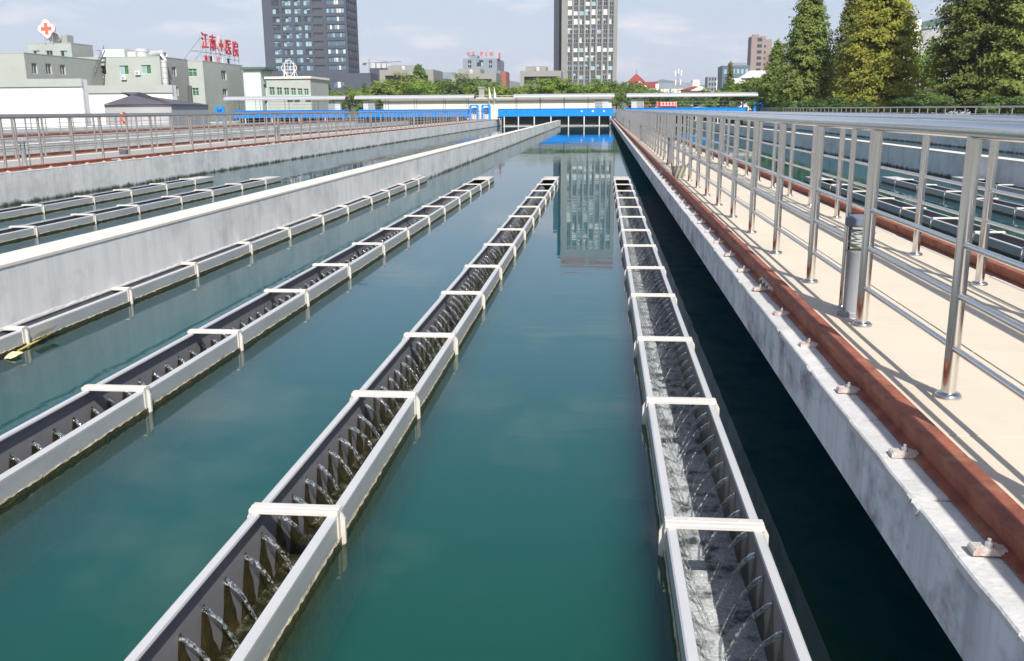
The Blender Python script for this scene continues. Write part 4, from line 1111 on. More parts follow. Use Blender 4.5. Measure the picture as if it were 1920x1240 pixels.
# ------------------------------------------------------------------ dark tower
TY = 440.0; tx0, tx1 = -157.3, -117.8; TZ = 78.0; FP = 3.60; Z0 = 19.6
cols = [(4.7, 8.0, 'w'), (9.2, 13.6, 'w3'), (15.1, 18.1, 'w'), (19.5, 22.6, 'w'), (23.6, 28.3, 'l'), (29.9, 38.6, 'r')]
G = ["glass_dark", "glass_blue", "glass_pale", "glass_pale", "glass_pale", "glass_blue", "glass_blue", "glass_dark"]
t = thing("office_tower", "dark grey office tower with rows of blue windows on the left", "building", ((tx0 + tx1) / 2, TY, GZ))
ops = []; wl_ = []
rr = random.Random(4)
nf = int((TZ - 4 - Z0) / FP)
for f in range(nf):
    z = Z0 + f * FP - GZ
    for a, b, k in cols:
        op = (a, b, z, z + 2.45); ops.append(op)
        if k == 'l': st = ("frame_dark", ("spandrel", "glass_dark"), 3, 2)
        elif k == 'r': st = ("frame_dark", tuple(rr.choice((["glass_blue"] * 4 + ["glass_pale", "curtain_glare"])) for _ in range(6)), 7, 1)
        else:
            st = ("frame_dark", tuple(rr.choice(G) for _ in range(3)), 3 if k == 'w3' else 2, rr.choice((1, 2)))
        wl_.append((op, st))
pod = [(5.5, 9.5), (11, 16), (18, 23), (25.5, 28.5)]
for f in range(2):
    for a, b in pod:
        op = (a + 12 if b < 20 else a + 8, b + 12 if b < 20 else b + 8, 4.0 + f * 6.0, 7.4 + f * 6.0)
sops = []
for f in range(nf):
    z = Z0 + f * FP - GZ
    for a in (1.5, 4.6, 8.2, 11.6, 15.0): sops.append((a, a + 2.3, z + 0.2, z + 2.3))
m = MB(); facade(m, (tx0, TY, GZ), X_, NF, tx1 - tx0, TZ - GZ, ops, 0.35); facade(m, (tx1, TY, GZ), Y_, NR, 20.0, TZ - GZ, sops, 0.4)
m.face([(tx0, TY + 20, GZ), (tx0, TY + 20, TZ), (tx1, TY + 20, TZ), (tx1, TY + 20, GZ)]); m.face([(tx0, TY, GZ), (tx0, TY, TZ), (tx0, TY + 20, TZ), (tx0, TY + 20, GZ)]); m.face([(tx0, TY, TZ), (tx1, TY, TZ), (tx1, TY + 20, TZ), (tx0, TY + 20, TZ)])
build("wall", m, "tower_dark", t)
for op, st in wl_: window(t, (tx0, TY, GZ), X_, NF, op, st, 0.30)
for op in sops: window(t, (tx1, TY, GZ), Y_, NR, op, ("frame_dark", (rr.choice(("glass_dark", "glass_blue", "glass_dark")),), 2, 1), 0.34)
# podium
PY_ = 425.0; px0, px1 = -152.0, -104.0
pw = [((12.5, 16.5, 5.5, 8.6), ("frame_dark", ("glass_pale", "glass_blue"), 3, 1)), ((21.5, 28.0, 5.5, 8.8), ("frame_dark", ("glass_pale", "glass_blue", "curtain_glare"), 4, 2)), ((31, 36, 5.5, 8.8), ("frame_dark", ("glass_pale", "glass_blue"), 3, 2)),
      ((12.5, 16.5, 11.5, 14.4), ("frame_dark", ("glass_pale", "glass_blue"), 3, 1)), ((21.5, 28.0, 11.5, 14.4), ("frame_dark", ("glass_blue", "glass_pale"), 4, 1)), ((31, 36, 11.5, 14.4), ("frame_dark", ("glass_blue", "curtain_glare"), 3, 1))]
block("dark podium building at the foot of the left tower", px0, px1, PY_, 439.8, hz(600, 138, PY_), "tower_dark", front=pw)
pr = block("dark low wing with roof plant right of the left tower", -111.5, -92.0, 455.0, 475.0, hz(690, 128, 455), "tower_dark", right=[((6, 9, 8, 11), ("frame_dark", ("glass_dark",), 2, 1))])
m = MB()
for k in range(4): m.box(-111 + k * 2.6, -109.2 + k * 2.6, 456.5, 459, hz(690, 128, 455) - 4 + 4.02, hz(690, 128, 455) + 2.4 - 0.25 * k)
build("roof_plant", m, "cabinet", pr)

# ------------------------------------------------------------------ pale tower with the long reflection
RY = 400.0; rx0, rx1 = -17.45, 5.25; RZ = 63.8; RP = 3.60
t = thing("office_tower", "tall pale grey office tower with vertical piers, mirrored in the water", "building", ((rx0 + rx1) / 2, RY, GZ))
ops = []; wl_ = []; rr = random.Random(9)
nfl = int((RZ - 6.0 - 8.6) / RP)
for c in range(8):
    u0 = 2.55 + c * 2.40
    ops.append((u0, u0 + 1.72, 5.0, 5.0 + 0.2 + nfl * RP + 3.0))
m = MB(); facade(m, (rx0, RY, GZ), X_, NF, rx1 - rx0, RZ - GZ, ops, 0.7)
D2 = 22.0
m.face([(rx1, RY, GZ), (rx1, RY + D2, GZ), (rx1, RY + D2, RZ), (rx1, RY, RZ)]); m.face([(rx0, RY, GZ), (rx0, RY, RZ), (rx0, RY + D2, RZ), (rx0, RY + D2, GZ)])
m.face([(rx0, RY + D2, GZ), (rx0, RY + D2, RZ), (rx1, RY + D2, RZ), (rx1, RY + D2, GZ)]); m.face([(rx0, RY, RZ), (rx1, RY, RZ), (rx1, RY + D2, RZ), (rx0, RY + D2, RZ)])
build("wall", m, "tower_light", t)
spm = MB(); spm.box(0, 1.72, 0, 0.2, 0, RP - 2.25); sp_me = spm.mesh("spandrel_panel", "spandrel")
RG = [("glass_dark", "glass_dark"), ("glass_pale", "glass_dark"), ("glass_dark", "glass_pale", "glass_dark"), ("curtain_glare", "glass_dark"), ("curtain_glare", "curtain_glare"), ("glass_dark", "glass_blue"), ("glass_pale", "curtain_glare", "glass_dark"), ("curtain_glare", "glass_pale", "glass_dark", "glass_dark")]
for c in range(8):
    u0 = 2.55 + c * 2.40
    for f in range(nfl + 1):
        z = 5.0 + f * RP
        if f > 0 or True: put("spandrel_panel", sp_me, t, (rx0 + u0, RY + 0.45, GZ + z))
        hi = rr.random() < (0.62 if f in (4, 5, 9) else 0.30)
        st = ("frame_white", rr.choice(RG[3:] if hi else RG[:3] + [RG[5]]), 2, 2)
        put("window", window_mesh(1.72, 2.25, st), t, (rx0 + u0, RY + 0.5, GZ + z + RP - 2.25))
m = MB(); m.box(rx0 - 3.4, rx0 - 0.02, RY + 4, RY + D2, GZ, 49.0); m.box(rx0 - 1.7, rx0 - 0.02, RY + 4, RY + D2, 49.001, 60.5); m.box(rx0 - 2.3, rx0 - 1.9, RY + 3.6, RY + 3.99, GZ, 49.0)
build("side_volume", m, "tower_navy", t)  # dark stepped volume set back left of the pale front
# rooftop red lettering of the tower, legible only as strokes in the water
s = thing("roof_letter_sign", "row of small red letter shapes under the roof edge of the pale tower", "sign", (-6, RY - 0.3, RZ - 3))
rr = random.Random(3)
for i in range(13):
    x = rx0 + 1.0 + i * 1.68; 
    if i == 6: continue
    m = MB()
    m.box(x, x + 1.2, RY - 0.35, RY - 0.05, RZ - 3.3, RZ - 3.0); m.box(x + rr.uniform(.1, .4), x + rr.uniform(.5, .7), RY - 0.35, RY - 0.05, RZ - 2.99, RZ - 1.5); m.box(x, x + 1.2, RY - 0.35, RY - 0.05, RZ - 1.49, RZ - 1.2); m.box(x + .85, x + 1.1, RY - 0.35, RY - 0.05, RZ - 2.99, RZ - 1.5)
    build("stroke_block", m, "sign_red", s)

# ------------------------------------------------------------------ low grey courtyard buildings with deep frames
def framed(label, pxa, pxb, py, Y, dep, sidepx=None, plant=True, glaz=1, top_mat="stone_grey"):
    x0, x1 = hx(pxa, Y), hx(pxb, Y); top = hz((pxa + pxb) / 2, py, Y); t = thing("courtyard_building", label, "building", ((x0 + x1) / 2, Y, GZ))
    W_ = x1 - x0; H = top - GZ; fw_ = 0.10 * W_; hd = 1.7
    op = (fw_, W_ - fw_, 1.0, H - hd)
    m = MB(); facade(m, (x0, Y, GZ), X_, NF, W_, H, [op], 2.2)
    m.face([(x1, Y, GZ), (x1, Y + dep, GZ), (x1, Y + dep, top), (x1, Y, top)]); m.face([(x0, Y, GZ), (x0, Y, top), (x0, Y + dep, top), (x0, Y + dep, GZ)]); m.face([(x0, Y, top), (x1, Y, top), (x1, Y + dep, top), (x0, Y + dep, top)])
    build("wall", m, top_mat, t)
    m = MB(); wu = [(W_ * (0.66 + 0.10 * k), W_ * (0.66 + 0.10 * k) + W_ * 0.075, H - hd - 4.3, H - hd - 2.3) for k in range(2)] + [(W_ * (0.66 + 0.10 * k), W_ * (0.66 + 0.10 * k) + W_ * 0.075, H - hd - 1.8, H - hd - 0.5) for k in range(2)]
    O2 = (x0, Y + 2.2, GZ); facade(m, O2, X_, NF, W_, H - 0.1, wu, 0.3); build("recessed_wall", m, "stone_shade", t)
    for o in wu: window(t, O2, X_, NF, o, ("frame_dark", ("glass_blue", "glass_pale"), 2, 1), 0.25)
    if plant:
        m = MB(); m.box(x0 + W_ * 0.12, x0 + W_ * 0.62, Y + 3, Y + dep - 2, top + 0.01, top + 1.5); build("roof_cabin", m, "stone_grey", t)
        m = MB(); m.lathe((x0 + W_ * 0.42, Y + 2.2, top + 0.01), [(0.6, 0), (0.7, 0.9), (0.4, 1.2)], 10); build("roof_fan", m, "duct", t)
    return t
framed("grey building with a deep square frame left of the flowering tree", 711, 812, 131, 300, 18)
framed("grey framed building with white script lettering below the blue grey block", 846, 930, 138, 300, 16)
framed("grey framed building at the foot of the pale tower", 975, 1052, 133, 300, 16)
p = at(880, 148, 301.5); s = thing("script_sign", "white script lettering on the middle framed grey building", "sign", (p.x, 301.4, p.z))
letter(s, "JoyFong", p + Vector((0, -0.2 + .3, 0)), 2.5, "sign_white", 'y', "lettering")
# blue grey block with red letters
KY = 420.0; kx0, kx1 = hx(868, KY), hx(932, KY); kt = hz(900, 110, KY)
kw = [fwin(kx0, KY, 877, 884, 113, 120, S_WH2), fwin(kx0, KY, 877, 884, 122, 128, S_WH2), fwin(kx0, KY, 894, 906, 113, 125, ("frame_dark", ("glass_dark", "glass_pale", "glass_dark"), 3, 2)), fwin(kx0, KY, 916, 923, 113, 120, S_WH2), fwin(kx0, KY, 916, 923, 122, 128, S_WH2)]
kb = block("blue grey block with red roof letters behind the framed buildings", kx0, kx1, KY, 450.0, kt, "block_blue", front=kw, right=[((4 + 5 * i, 7 + 5 * i, kt - 6 - 4 * j, kt - 4 - 4 * j), S_WH2) for i in range(5) for j in range(3)])
m = MB(); m.box(hx(880, KY), hx(895, KY), KY + 0.2, KY + 8, kt + .01, hz(885, 104, KY)); build("stair_head", m, "block_blue", kb)
m = MB(); m.box(kx1 + 0.01, kx1 + 2.5, KY + 14, KY + 30, GZ, kt - 5); build("brick_wing", m, "brick_red", kb)
s = thing("roof_letter_sign", "red Chinese letters on the roof of the blue grey block", "sign", (kx0 + 8, KY + 1, kt))
for ch, px in (("佳", 878), ("宝", 887.5), ("·", 895.5), ("梦", 903), ("汇", 912.5), ("园", 921.5)):
    letter(s, ch, at(px, 101.5, KY + 0.1), 1.75, "sign_red", 'y')
m = MB()
for px in (878, 887, 903, 912, 921): p = at(px, 104, KY + 0.5); m.tube([(p.x, KY + 0.5, kt), (p.x, KY + 0.5, p.z + 0.8)], 0.08, 4)
build("lattice_support", m, "lattice", s)
m = MB(); p = at(931, 103, KY); m.box(p.x, p.x + 0.6, KY + 2, KY + 10, kt, kt + 2.6); build("side_panel", m, "sign_pink", s)
# blocks in the gaps
block("small dark grey block between the framed buildings", hx(821, 480), hx(846, 480), 480, 500, hz(833, 136, 480), "block_blue", front=[((2 + 2.6 * i, 3.6 + 2.6 * i, 9 + 3.2 * j, 11 + 3.2 * j), ("frame_dark", ("glass_dark",), 1, 1)) for i in range(2) for j in range(2)])
block("low block with dark sloped top behind the flowering tree", hx(806, 360), hx(838, 360), 360, 380, hz(820, 148, 360), "tower_dark")

# ------------------------------------------------------------------ right hand skyline
t = thing("church_house", "brick red house with a pointed roof turret behind the trees", "building", (hx(1208, 240), 240, GZ))
HY = 240.0
x0, x1 = hx(1195, HY), hx(1234, HY); zt = hz(1215, 166, HY); zr = hz(1215, 153, HY)
m = MB(); m.box(x0, x1, HY, HY + 8, GZ, zt); build("wall", m, "orange_wall", t)
m = MB(); m.face([(x0 - .3, HY - .4, zt), (x1 + .3, HY - .4, zt), (x1 + .3, HY + 4, zr), (x0 - .3, HY + 4, zr)]); m.face([(x1 + .3, HY + 8.4, zt), (x0 - .3, HY + 8.4, zt), (x0 - .3, HY + 4, zr), (x1 + .3, HY + 4, zr)]); build("roof", m, "roof_red", t)
m = MB(); m.box(x0 - .3, x1 + .3, HY - 0.45, HY - 0.41, zt - 0.45, zt - 0.02); m.box(x1 - 0.5, x1 + 0.32, HY - 0.5, HY - 0.46, GZ, zr - 0.6); build("white_trim", m, "sign_white", t)
tx, tw = hx(1193, HY), 2.0; tz = hz(1193, 153, HY)
m = MB(); m.box(tx - tw * .8, tx + tw * .8, HY - 3.2, HY, GZ, tz - 0.3); build("turret", m, "brick_red", t)
m = MB(); pk = (tx, HY - 1.6, hz(1193, 138, HY)); cs = [(tx - tw, HY - 3.6, tz), (tx + tw, HY - 3.6, tz), (tx + tw, HY + .4, tz), (tx - tw, HY + .4, tz)]
for i in range(4): m.face([cs[i], cs[(i + 1) % 4], pk])
m.box(tx - tw, tx + tw, HY - 3.6, HY + .4, tz - 0.28, tz - 0.001); build("turret_roof", m, "roof_red", t)
m = MB(); gx = hx(1199, HY); gp = (gx, HY - 3.9, hz(1199, 154, HY)); gl_ = [(gx - 1.5, HY - 3.9, zt), (gx + 1.9, HY - 3.9, zt)]
m.face([gl_[0], gl_[1], gp]); m.box(gx - 1.4, gx + 1.8, HY - 3.88, HY - 0.5, GZ, zt - .001); build("gable", m, "orange_wall", t)
m = MB(); m.tube([gl_[0], gp, gl_[1]], 0.16, 5); build("gable_trim", m, "sign_white", t)
m = MB(); m.tube([(tx, HY - 1.6, pk[2] - 0.3), (tx, HY - 1.6, pk[2] + 0.9)], 0.05, 5); build("finial", m, "lattice_dark", t)
block("long grey pitched hall behind the brick red house", hx(1228, 330), hx(1300, 330), 330, 350, hz(1260, 156, 330), "block_blue")
t = block("pale low house with a red brown hipped roof right of the mast", hx(1283, 250), hx(1335, 250), 250, 258, hz(1310, 169, 250), "cream_wall", name="house", cat="house")
a, b = hx(1276, 250), hx(1338, 250); z = hz(1310, 169, 250); zz = hz(1310, 161, 250)
m = MB(); m.face([(a, 249, z), (b, 249, z), (b - 4, 254, zz), (a + 4, 254, zz)]); m.face([(b, 259, z), (a, 259, z), (a + 4, 254, zz), (b - 4, 254, zz)]); m.face([(a, 259, z), (a, 249, z), (a + 4, 254, zz)]); m.face([(b, 249, z), (b, 259, z), (b - 4, 254, zz)]); build("hipped_roof", m, "roof_red", t)
m = MB(); c = hx(1316, 247.5); m.face([(c - 2.6, 248.5, z - .2), (c + 2.6, 248.5, z - .2), (c, 248.5, zz - .1)]); build("gable", m, "cream_wall", t)
block("flat cream building between the red house and the mast", hx(1238, 265), hx(1288, 265), 265, 280, hz(1260, 167, 265), "cream_wall")
block("grey block with a dark flat roof behind the mast", hx(1258, 420), hx(1294, 420), 420, 440, hz(1275, 158, 420), "stone_shade")
block("slim blue grey apartment tower on the skyline", hx(1328, 600), hx(1343, 600), 600, 615, hz(1335, 144, 600), "block_blue", front=[((.8 + 1.7 * i, 1.9 + 1.7 * i, 6 + 3 * j, 7.8 + 3 * j), ("frame_dark", ("glass_dark",), 1, 1)) for i in range(3) for j in range(5)])
block("small cream apartment tower on the skyline", hx(1344, 640), hx(1355, 640), 640, 655, hz(1349, 149, 640), "cream_wall", front=[((1 + 1.6 * i, 2 + 1.6 * i, 8 + 3 * j, 9.6 + 3 * j), ("frame_dark", ("glass_dark",), 1, 1)) for i in range(2) for j in range(4)])
block("two tone cream tower far off left of the slim apartment tower", hx(1300, 900), hx(1313, 900), 900, 915, hz(1306, 150, 900), "cream_wall")
OY = 380.0; ox0, ox1 = hx(1355, OY), hx(1407, OY); ot = hz(1380, 123, OY)
ow = [((0.6 + i * 1.62, 1.75 + i * 1.62, ot - 3.0, ot - 0.9), ("frame_dark", ("glass_pale",), 1, 1)) for i in range(6)] + [((0.6 + i * 1.62, 1.75 + i * 1.62, ot - 6 - 2.6 * j, ot - 4.6 - 2.6 * j), ("frame_dark", ("glass_blue",), 1, 1)) for i in range(6) for j in range(4)]
ob = block("dark blue office block left of the brown apartment tower", ox0, ox1, OY, OY + 15, ot, "office_blue", front=ow)
m = MB(); m.box(ox0 + 3, ox1 - 1.2, OY + 2, OY + 8, ot + .01, ot + 1.1); build("roof_cabin", m, "block_blue", ob)
NY = 520.0; nx0, nx1 = hx(1407, NY), hx(1434, NY); nt = hz(1420, 68, NY)
nw = [((3.0, 5.4, 14 + 3.05 * j, 15.7 + 3.05 * j), ("frame_dark", ("glass_dark",), 2, 1)) for j in range(8)] + [((6.6, 7.5, 14 + 3.05 * j, 15.2 + 3.05 * j), ("frame_dark", ("glass_dark",), 1, 1)) for j in range(7)]
nb = block("tall brown apartment tower at the right behind the trees", nx0, nx1, NY, NY + 12, nt, "brown_block", front=nw)
m = MB(); m.box(nx1 + .01, nx1 + 3.6, NY + 3, NY + 14, GZ, nt - 1.5); m.box(nx1 + 3.61, nx1 + 7, NY + 6, NY + 16, GZ, nt - 6); m.box(nx0 + 1, nx0 + 4, NY + 2, NY + 5, nt + .01, nt + 1); build("side_wing", m, "brown_block", nb)
block("pale apartment block glimpsed behind the slender tree", hx(1462, 560), hx(1484, 560), 560, 575, hz(1470, 80, 560), "stone_grey", front=[((1 + 2.4 * i, 2.4 + 2.4 * i, 26 + 3 * j, 27.6 + 3 * j), ("frame_dark", ("glass_dark",), 1, 1)) for i in range(3) for j in range(4)])
t = block("cream villa with a pitched gable among the trees at right", hx(1370, 215), hx(1432, 215), 215, 225, hz(1400, 147, 215), "cream_wall", name="house", cat="house")
a, b = hx(1392, 215), hx(1440, 215); z = hz(1400, 146, 215); m = MB(); m.face([(a, 214.5, z), (b, 214.5, z), (b, 219, z + 1.6), (a + 2.2, 219, z + 1.6)]); m.face([(a, 214.5, z), (a + 2.2, 219, z + 1.6), (a, 223, z)]); build("roof", m, "white_wall", t)
t = block("white house with grey green roof high between the big trees", hx(1693, 190), hx(1721, 190), 190, 200, hz(1707, 37, 190), "white_wall", name="house", cat="house", front=[fwin(hx(1693, 190), 190, 1702, 1708, 41, 49, ("frame_dark", ("glass_dark",), 2, 1))])
m = MB(); a = at(1722, 60, 196); b = at(1790, 44, 196); zl = hz(1722, 55, 196); zh = hz(1775, 30, 196)
m.box(a.x, b.x + 4, 194, 204, GZ, zl); build("wing_wall", m, "grey_wall", t)
m = MB(); m.face([(a.x - .3, 193.4, zl), (b.x + 4, 193.4, zl + 1.6), (b.x + 4, 199, zh + 1.2), (a.x - .3, 199, zl + 1.2)]); build("wing_roof", m, "green_roof", t)

# mast, tower crane, hills
p = at(1271, 165, 260); t = thing("antenna_mast", "thin lattice phone mast with white panel antennas on the skyline", "mast", (p.x, 260, GZ))
zt = hz(1271, 132, 260)
m = MB()
for dx, dy in ((-.22, 0), (.22, 0), (0, .35)): m.tube([(p.x + dx, 260 + dy, GZ), (p.x + dx, 260 + dy, zt)], 0.06, 5)
for k in range(14): z = 4 + k * 0.6; m.tube([(p.x - .22, 260, z), (p.x + .22, 260, z + .6)], 0.03, 4)
build("lattice_mast", m, "lattice", t)
for dx, z in ((-.75, zt - 1.4), (0, zt - .9), (.8, zt - 1.3), (-.65, zt - 3.8), (.65, zt - 3.7)):
    m = MB(); m.box(p.x + dx - .13, p.x + dx + .13, 259.7, 259.9, z, z + 1.3); m.tube([(p.x, 260, z + .6), (p.x + dx, 259.92, z + .6)], 0.03, 4); build("antenna_panel", m, "sign_white", t)
CYY = 900.0; p = at(693, 128, CYY); t = thing("tower_crane", "faint tower crane with a long jib on the far skyline", "crane", (p.x, CYY, GZ))
m = MB(); zc = hz(693, 118, CYY)
m.tube([(p.x, CYY, GZ), (p.x, CYY, hz(693, 110, CYY))], 0.7, 4); build("tower", m, "lattice", t)
m = MB(); m.tube([(hx(682, CYY), CYY, zc), (p.x, CYY, zc), (hx(748, CYY), CYY + 10, zc + 1.6)], 0.55, 4); m.tube([(p.x, CYY, hz(693, 110, CYY)), (hx(725, CYY), CYY + 5, zc + 1)], 0.15, 4); build("jib", m, "lattice", t)
m = MB(); m.box(hx(682, CYY) - 1, hx(684, CYY) + 1, CYY - 1, CYY + 1, zc - 2.2, zc - .3); build("counterweight", m, "lattice_dark", t)
def hill(pxs, Y, seed):
    m = MB(); n = len(pxs)
    pts = [(at(px, py, Y)) for px, py in pxs]
    for a, b in zip(pts[:-1], pts[1:]):
        m.face([(a.x, Y, GZ - 5), (b.x, Y, GZ - 5), (b.x, Y, b.z), (a.x, Y, a.z)]); m.face([(a.x, Y, a.z), (b.x, Y, b.z), (b.x * 1.3, Y * 1.3, GZ - 5), (a.x * 1.3, Y * 1.3, GZ - 5)])
    tag(build("hill", m, "hill"), kind="structure")
hill([(925, 160), (940, 150), (955, 151), (975, 155), (1000, 159), (1060, 162)], 3600, 1)
hill([(1150, 165), (1200, 158), (1232, 152), (1240, 149), (1262, 152), (1300, 158), (1340, 162)], 3600, 2)
hill([(-400, 190), (100, 180), (560, 176), (760, 170), (925, 170)], 4200, 3)
hill([(1300, 170), (1500, 165), (1800, 172), (2400, 180)], 4200, 4)

# long white building and small things behind the bridges
LY = 150.0
t = block("long low cream building with pale parapet behind the blue bridges", hx(716, LY), hx(1148, LY), LY, 158.0, hz(930, 182.5, LY), "cream_wall", name="long_building")
m = MB(); m.box(hx(716, LY) - .2, hx(1148, LY) + .2, LY - 0.5, LY - 0.003, hz(930, 189, LY), hz(930, 185, LY)); build("parapet_band", m, "stone_grey", t)
m = MB()
for i in range(36):
    x = hx(716, LY) + 0.5 + i * 1.02; m.tube([(x, LY - .3, hz(930, 185, LY)), (x, LY - .3, hz(930, 180, LY))], 0.03, 4)
m.tube([(hx(716, LY), LY - .3, hz(930, 180, LY)), (hx(1148, LY), LY - .3, hz(930, 180, LY))], 0.04, 4); build("roof_railing", m, "frame_white", t)
p = at(904, 172, 152); m = MB(); m.box(p.x - .4, p.x + .4, 151, 152, hz(930, 182.5, LY), p.z + .5); m.box(p.x - .5, p.x + .5, 150.9, 152.1, p.z + .501, p.z + .7); build("chimney", m, "stone_grey", t)
for i, (px, lab) in enumerate(((917, "white pointed flag pole left of the pair behind the bridge"), (926.5, "white pointed flag pole right of the pair behind the bridge"))):
    p = at(px, 182, 149.0); t = thing("flag_pole", lab, "pole", (p.x, 149, GZ)); m = MB(); zt = hz(px, 163, 149)
    m.tube([(p.x, 149, GZ), (p.x, 149, zt)], 0.035, 6); build("pole", m, "sign_white", t)
    m = MB(); m.prism([(p.x + .02, zt - 1.7), (p.x + .36, zt - 1.75), (p.x + .22, zt - 0.9), (p.x + .02, zt - .1)], 148.985, 149.015); build("furled_flag", m, "sign_white", t)
p = at(1250, 195, 128); t = thing("red_banner", "red banner with white lettering behind the right hand bridge", "banner", (p.x, 128, GZ))
m = MB(); a, b = hx(1234, 128), hx(1271, 128); m.box(a, b, 128, 128.05, hz(1250, 200, 128), hz(1250, 191.5, 128)); bn = build("cloth", m, "banner", t)
for x in (a, b): m = MB(); m.tube([(x, 128.03, GZ), (x, 128.03, hz(1250, 190, 128))], 0.04, 5); build("pole", m, "frame_white", t)
m = MB()
for k in range(5):
    x = a + .45 + k * .42; m.box(x, x + .3, 127.97, 127.995, p.z - .22, p.z - .14); m.box(x + .1, x + .18, 127.97, 127.995, p.z - .13, p.z + .14); m.box(x, x + .3, 127.97, 127.995, p.z + .15, p.z + .22)
build("lettering", m, "sign_white", t)

# ------------------------------------------------------------------ small things on the walkways
def bucket(x, y):
    t = thing("bucket", "small woven metal bucket standing on the right walkway beside the rail", "bucket", (x, y, 0))
    m = MB(); n = 20
    prof = [(0.105, 0.004), (0.145, 0.20), (0.152, 0.205), (0.152, 0.22), (0.140, 0.22), (0.10, 0.02), (0.01, 0.02)]
    m.lathe((x, y, 0), prof, n); build("body", m, "wicker", t, True)
    m = MB(); m.tube([(x - .145, y, .21), (x - .10, y - .16, .27), (x + .06, y - .22, .28), (x + .145, y, .21)], 0.006, 6); build("handle", m, "nut_steel", t, True)
    m = MB(); m.tube([(x + .05, y, .1), (x + .28, y + .1, .36)], 0.013, 7); build("stick", m, "bark", t, True)
bucket(1.44, 18.1)
t = thing("junction_box", "small dark box on the grey strip of the left walkway", "box", (-14.84, 28.3, 0))
m = MB(); m.box(-14.95, -14.73, 28.2, 28.45, 0.001, 0.16); build("case", m, "lattice_dark", t); m = MB(); m.box(-14.965, -14.715, 28.185, 28.465, 0.161, 0.18); build("lid", m, "cabinet_panel", t)
p = at(232, 221, 58.0); t = thing("lifebuoy", "orange lifebuoy ring hanging on the railing left of centre", "lifebuoy", (-31.9, 0, 0))
bx, by = -31.80, -31.8 / (sight(232, 221).x / sight(232, 221).y); bz = atX(232, 221, bx).z
m = MB(); R_, r_ = 0.32, 0.085; N1, N2 = 20, 8; k0 = 0
for i in range(N1):
    for j in range(N2):
        a, b = 2 * math.pi * i / N1, 2 * math.pi * j / N2; m.v.append((bx + r_ * math.sin(b), by + (R_ + r_ * math.cos(b)) * math.cos(a), bz + (R_ + r_ * math.cos(b)) * math.sin(a)))
for i in range(N1):
    for j in range(N2):
        m.f.append((i * N2 + j, i * N2 + (j + 1) % N2, ((i + 1) % N1) * N2 + (j + 1) % N2, ((i + 1) % N1) * N2 + j)); m.m.append(0)
t.location = (bx, by, bz); ROOTINV[t.name] = Matrix.Translation(-Vector((bx, by, bz)))
build("ring", m, "lifebuoy", t, True)
m = MB()
for a in (0.8, 2.4, 3.9, 5.5): m.tube([(bx - .02, by + .22 * math.cos(a), bz + .22 * math.sin(a)), (bx + .02, by + .43 * math.cos(a), bz + .43 * math.sin(a))], 0.035, 6)
build("band", m, "sign_white", t)
# yellow wrapper and dry stalk caught at the half trough
p0 = atX(8, 672, -4.93); p0.z = WZ
t = thing("floating_scrap", "yellow scrap floating by the half trough at the left edge", "litter", (-4.86, p0.y, WZ))
rr = random.Random(5); m = MB(); cx_, cy_ = -4.85, p0.y
ring = []
for i in range(12):
    a = 2 * math.pi * i / 12; k_ = 1 / max(abs(math.cos(a)), abs(math.sin(a))); ring.append((cx_ + 0.055 * k_ * math.cos(a) * rr.uniform(.7, 1.15), cy_ + 0.085 * k_ * math.sin(a) * rr.uniform(.75, 1.15), WZ + rr.uniform(0.004, 0.03)))
for i in range(12): m.face([ring[i], ring[(i + 1) % 12], (cx_, cy_, WZ + 0.05)]); m.face([ring[(i + 1) % 12], ring[i], (cx_, cy_, WZ - 0.02)])
build("wrapper", m, "yellow_scrap", t)
t = thing("dry_stalk", "dry yellow stalk lying on the water beside the half trough", "stalk", (-4.9, p0.y + .7, WZ))
m = MB(); m.tube([(-4.91, p0.y + .16, WZ + .010), (-4.92, p0.y + .34, WZ + .018), (-4.935, p0.y + .55, WZ + .022), (-4.93, p0.y + .74, WZ + .035)], [.008, .010, .008, .003], 6); build("stem", m, "straw", t, True)
for k in range(5):
    yy = p0.y + .4 + k * .06; m = MB(); m.face([(-4.925, yy, WZ + .05), (-4.90, yy + .05, WZ + .09), (-4.915, yy + .16, WZ + .10), (-4.94, yy + .07, WZ + .06)]); build("husk", m, "straw", t)

# ------------------------------------------------------------------ trees
def quad(m, c, n, s, r, asp=0.7):
    n = n.normalized(); a = n.cross(Vector((r.uniform(-1, 1), r.uniform(-1, 1), r.uniform(-1, 1)))).normalized(); b = n.cross(a)
    a *= s; b *= s * asp
    m.face([c - a, c - b * .9 + a * .1, c + a, c + b * .9 - a * .1])
def broad_crown(seed, H, Wd, n_cl=46, per=62, leaf=0.2):
    """irregular crown, unit-free metres, base of crown at z = 0.22 H"""
    r = random.Random(seed); m = MB()
    lobes = [(Vector((r.uniform(-.32, .32) * Wd, r.uniform(-.32, .32) * Wd, H * r.uniform(.40, .78))), Wd * r.uniform(.20, .34)) for _ in range(9)]
    for k in range(n_cl):
        L, R_ = lobes[k % len(lobes)]
        d = Vector((r.gauss(0, 1), r.gauss(0, 1), r.gauss(0.25, 1))).normalized()
        c = L + Vector((d.x * R_, d.y * R_, d.z * R_ * 0.85)) * r.uniform(.72, 1.05)
        cr_ = r.uniform(.09, .17) * Wd
        for i in range(per):
            e = Vector((r.gauss(0, 1), r.gauss(0, 1), r.gauss(0, .8)))
            q = c + e.normalized() * cr_ * r.random() ** 0.45
            nn = (e.normalized() * 0.8 + d * 0.7 + Vector((r.uniform(-.6, .6), r.uniform(-.6, .6) - .25, r.uniform(0.1, 1.1))))
            quad(m, q, nn, leaf * r.uniform(.6, 1.3), r)
    return m
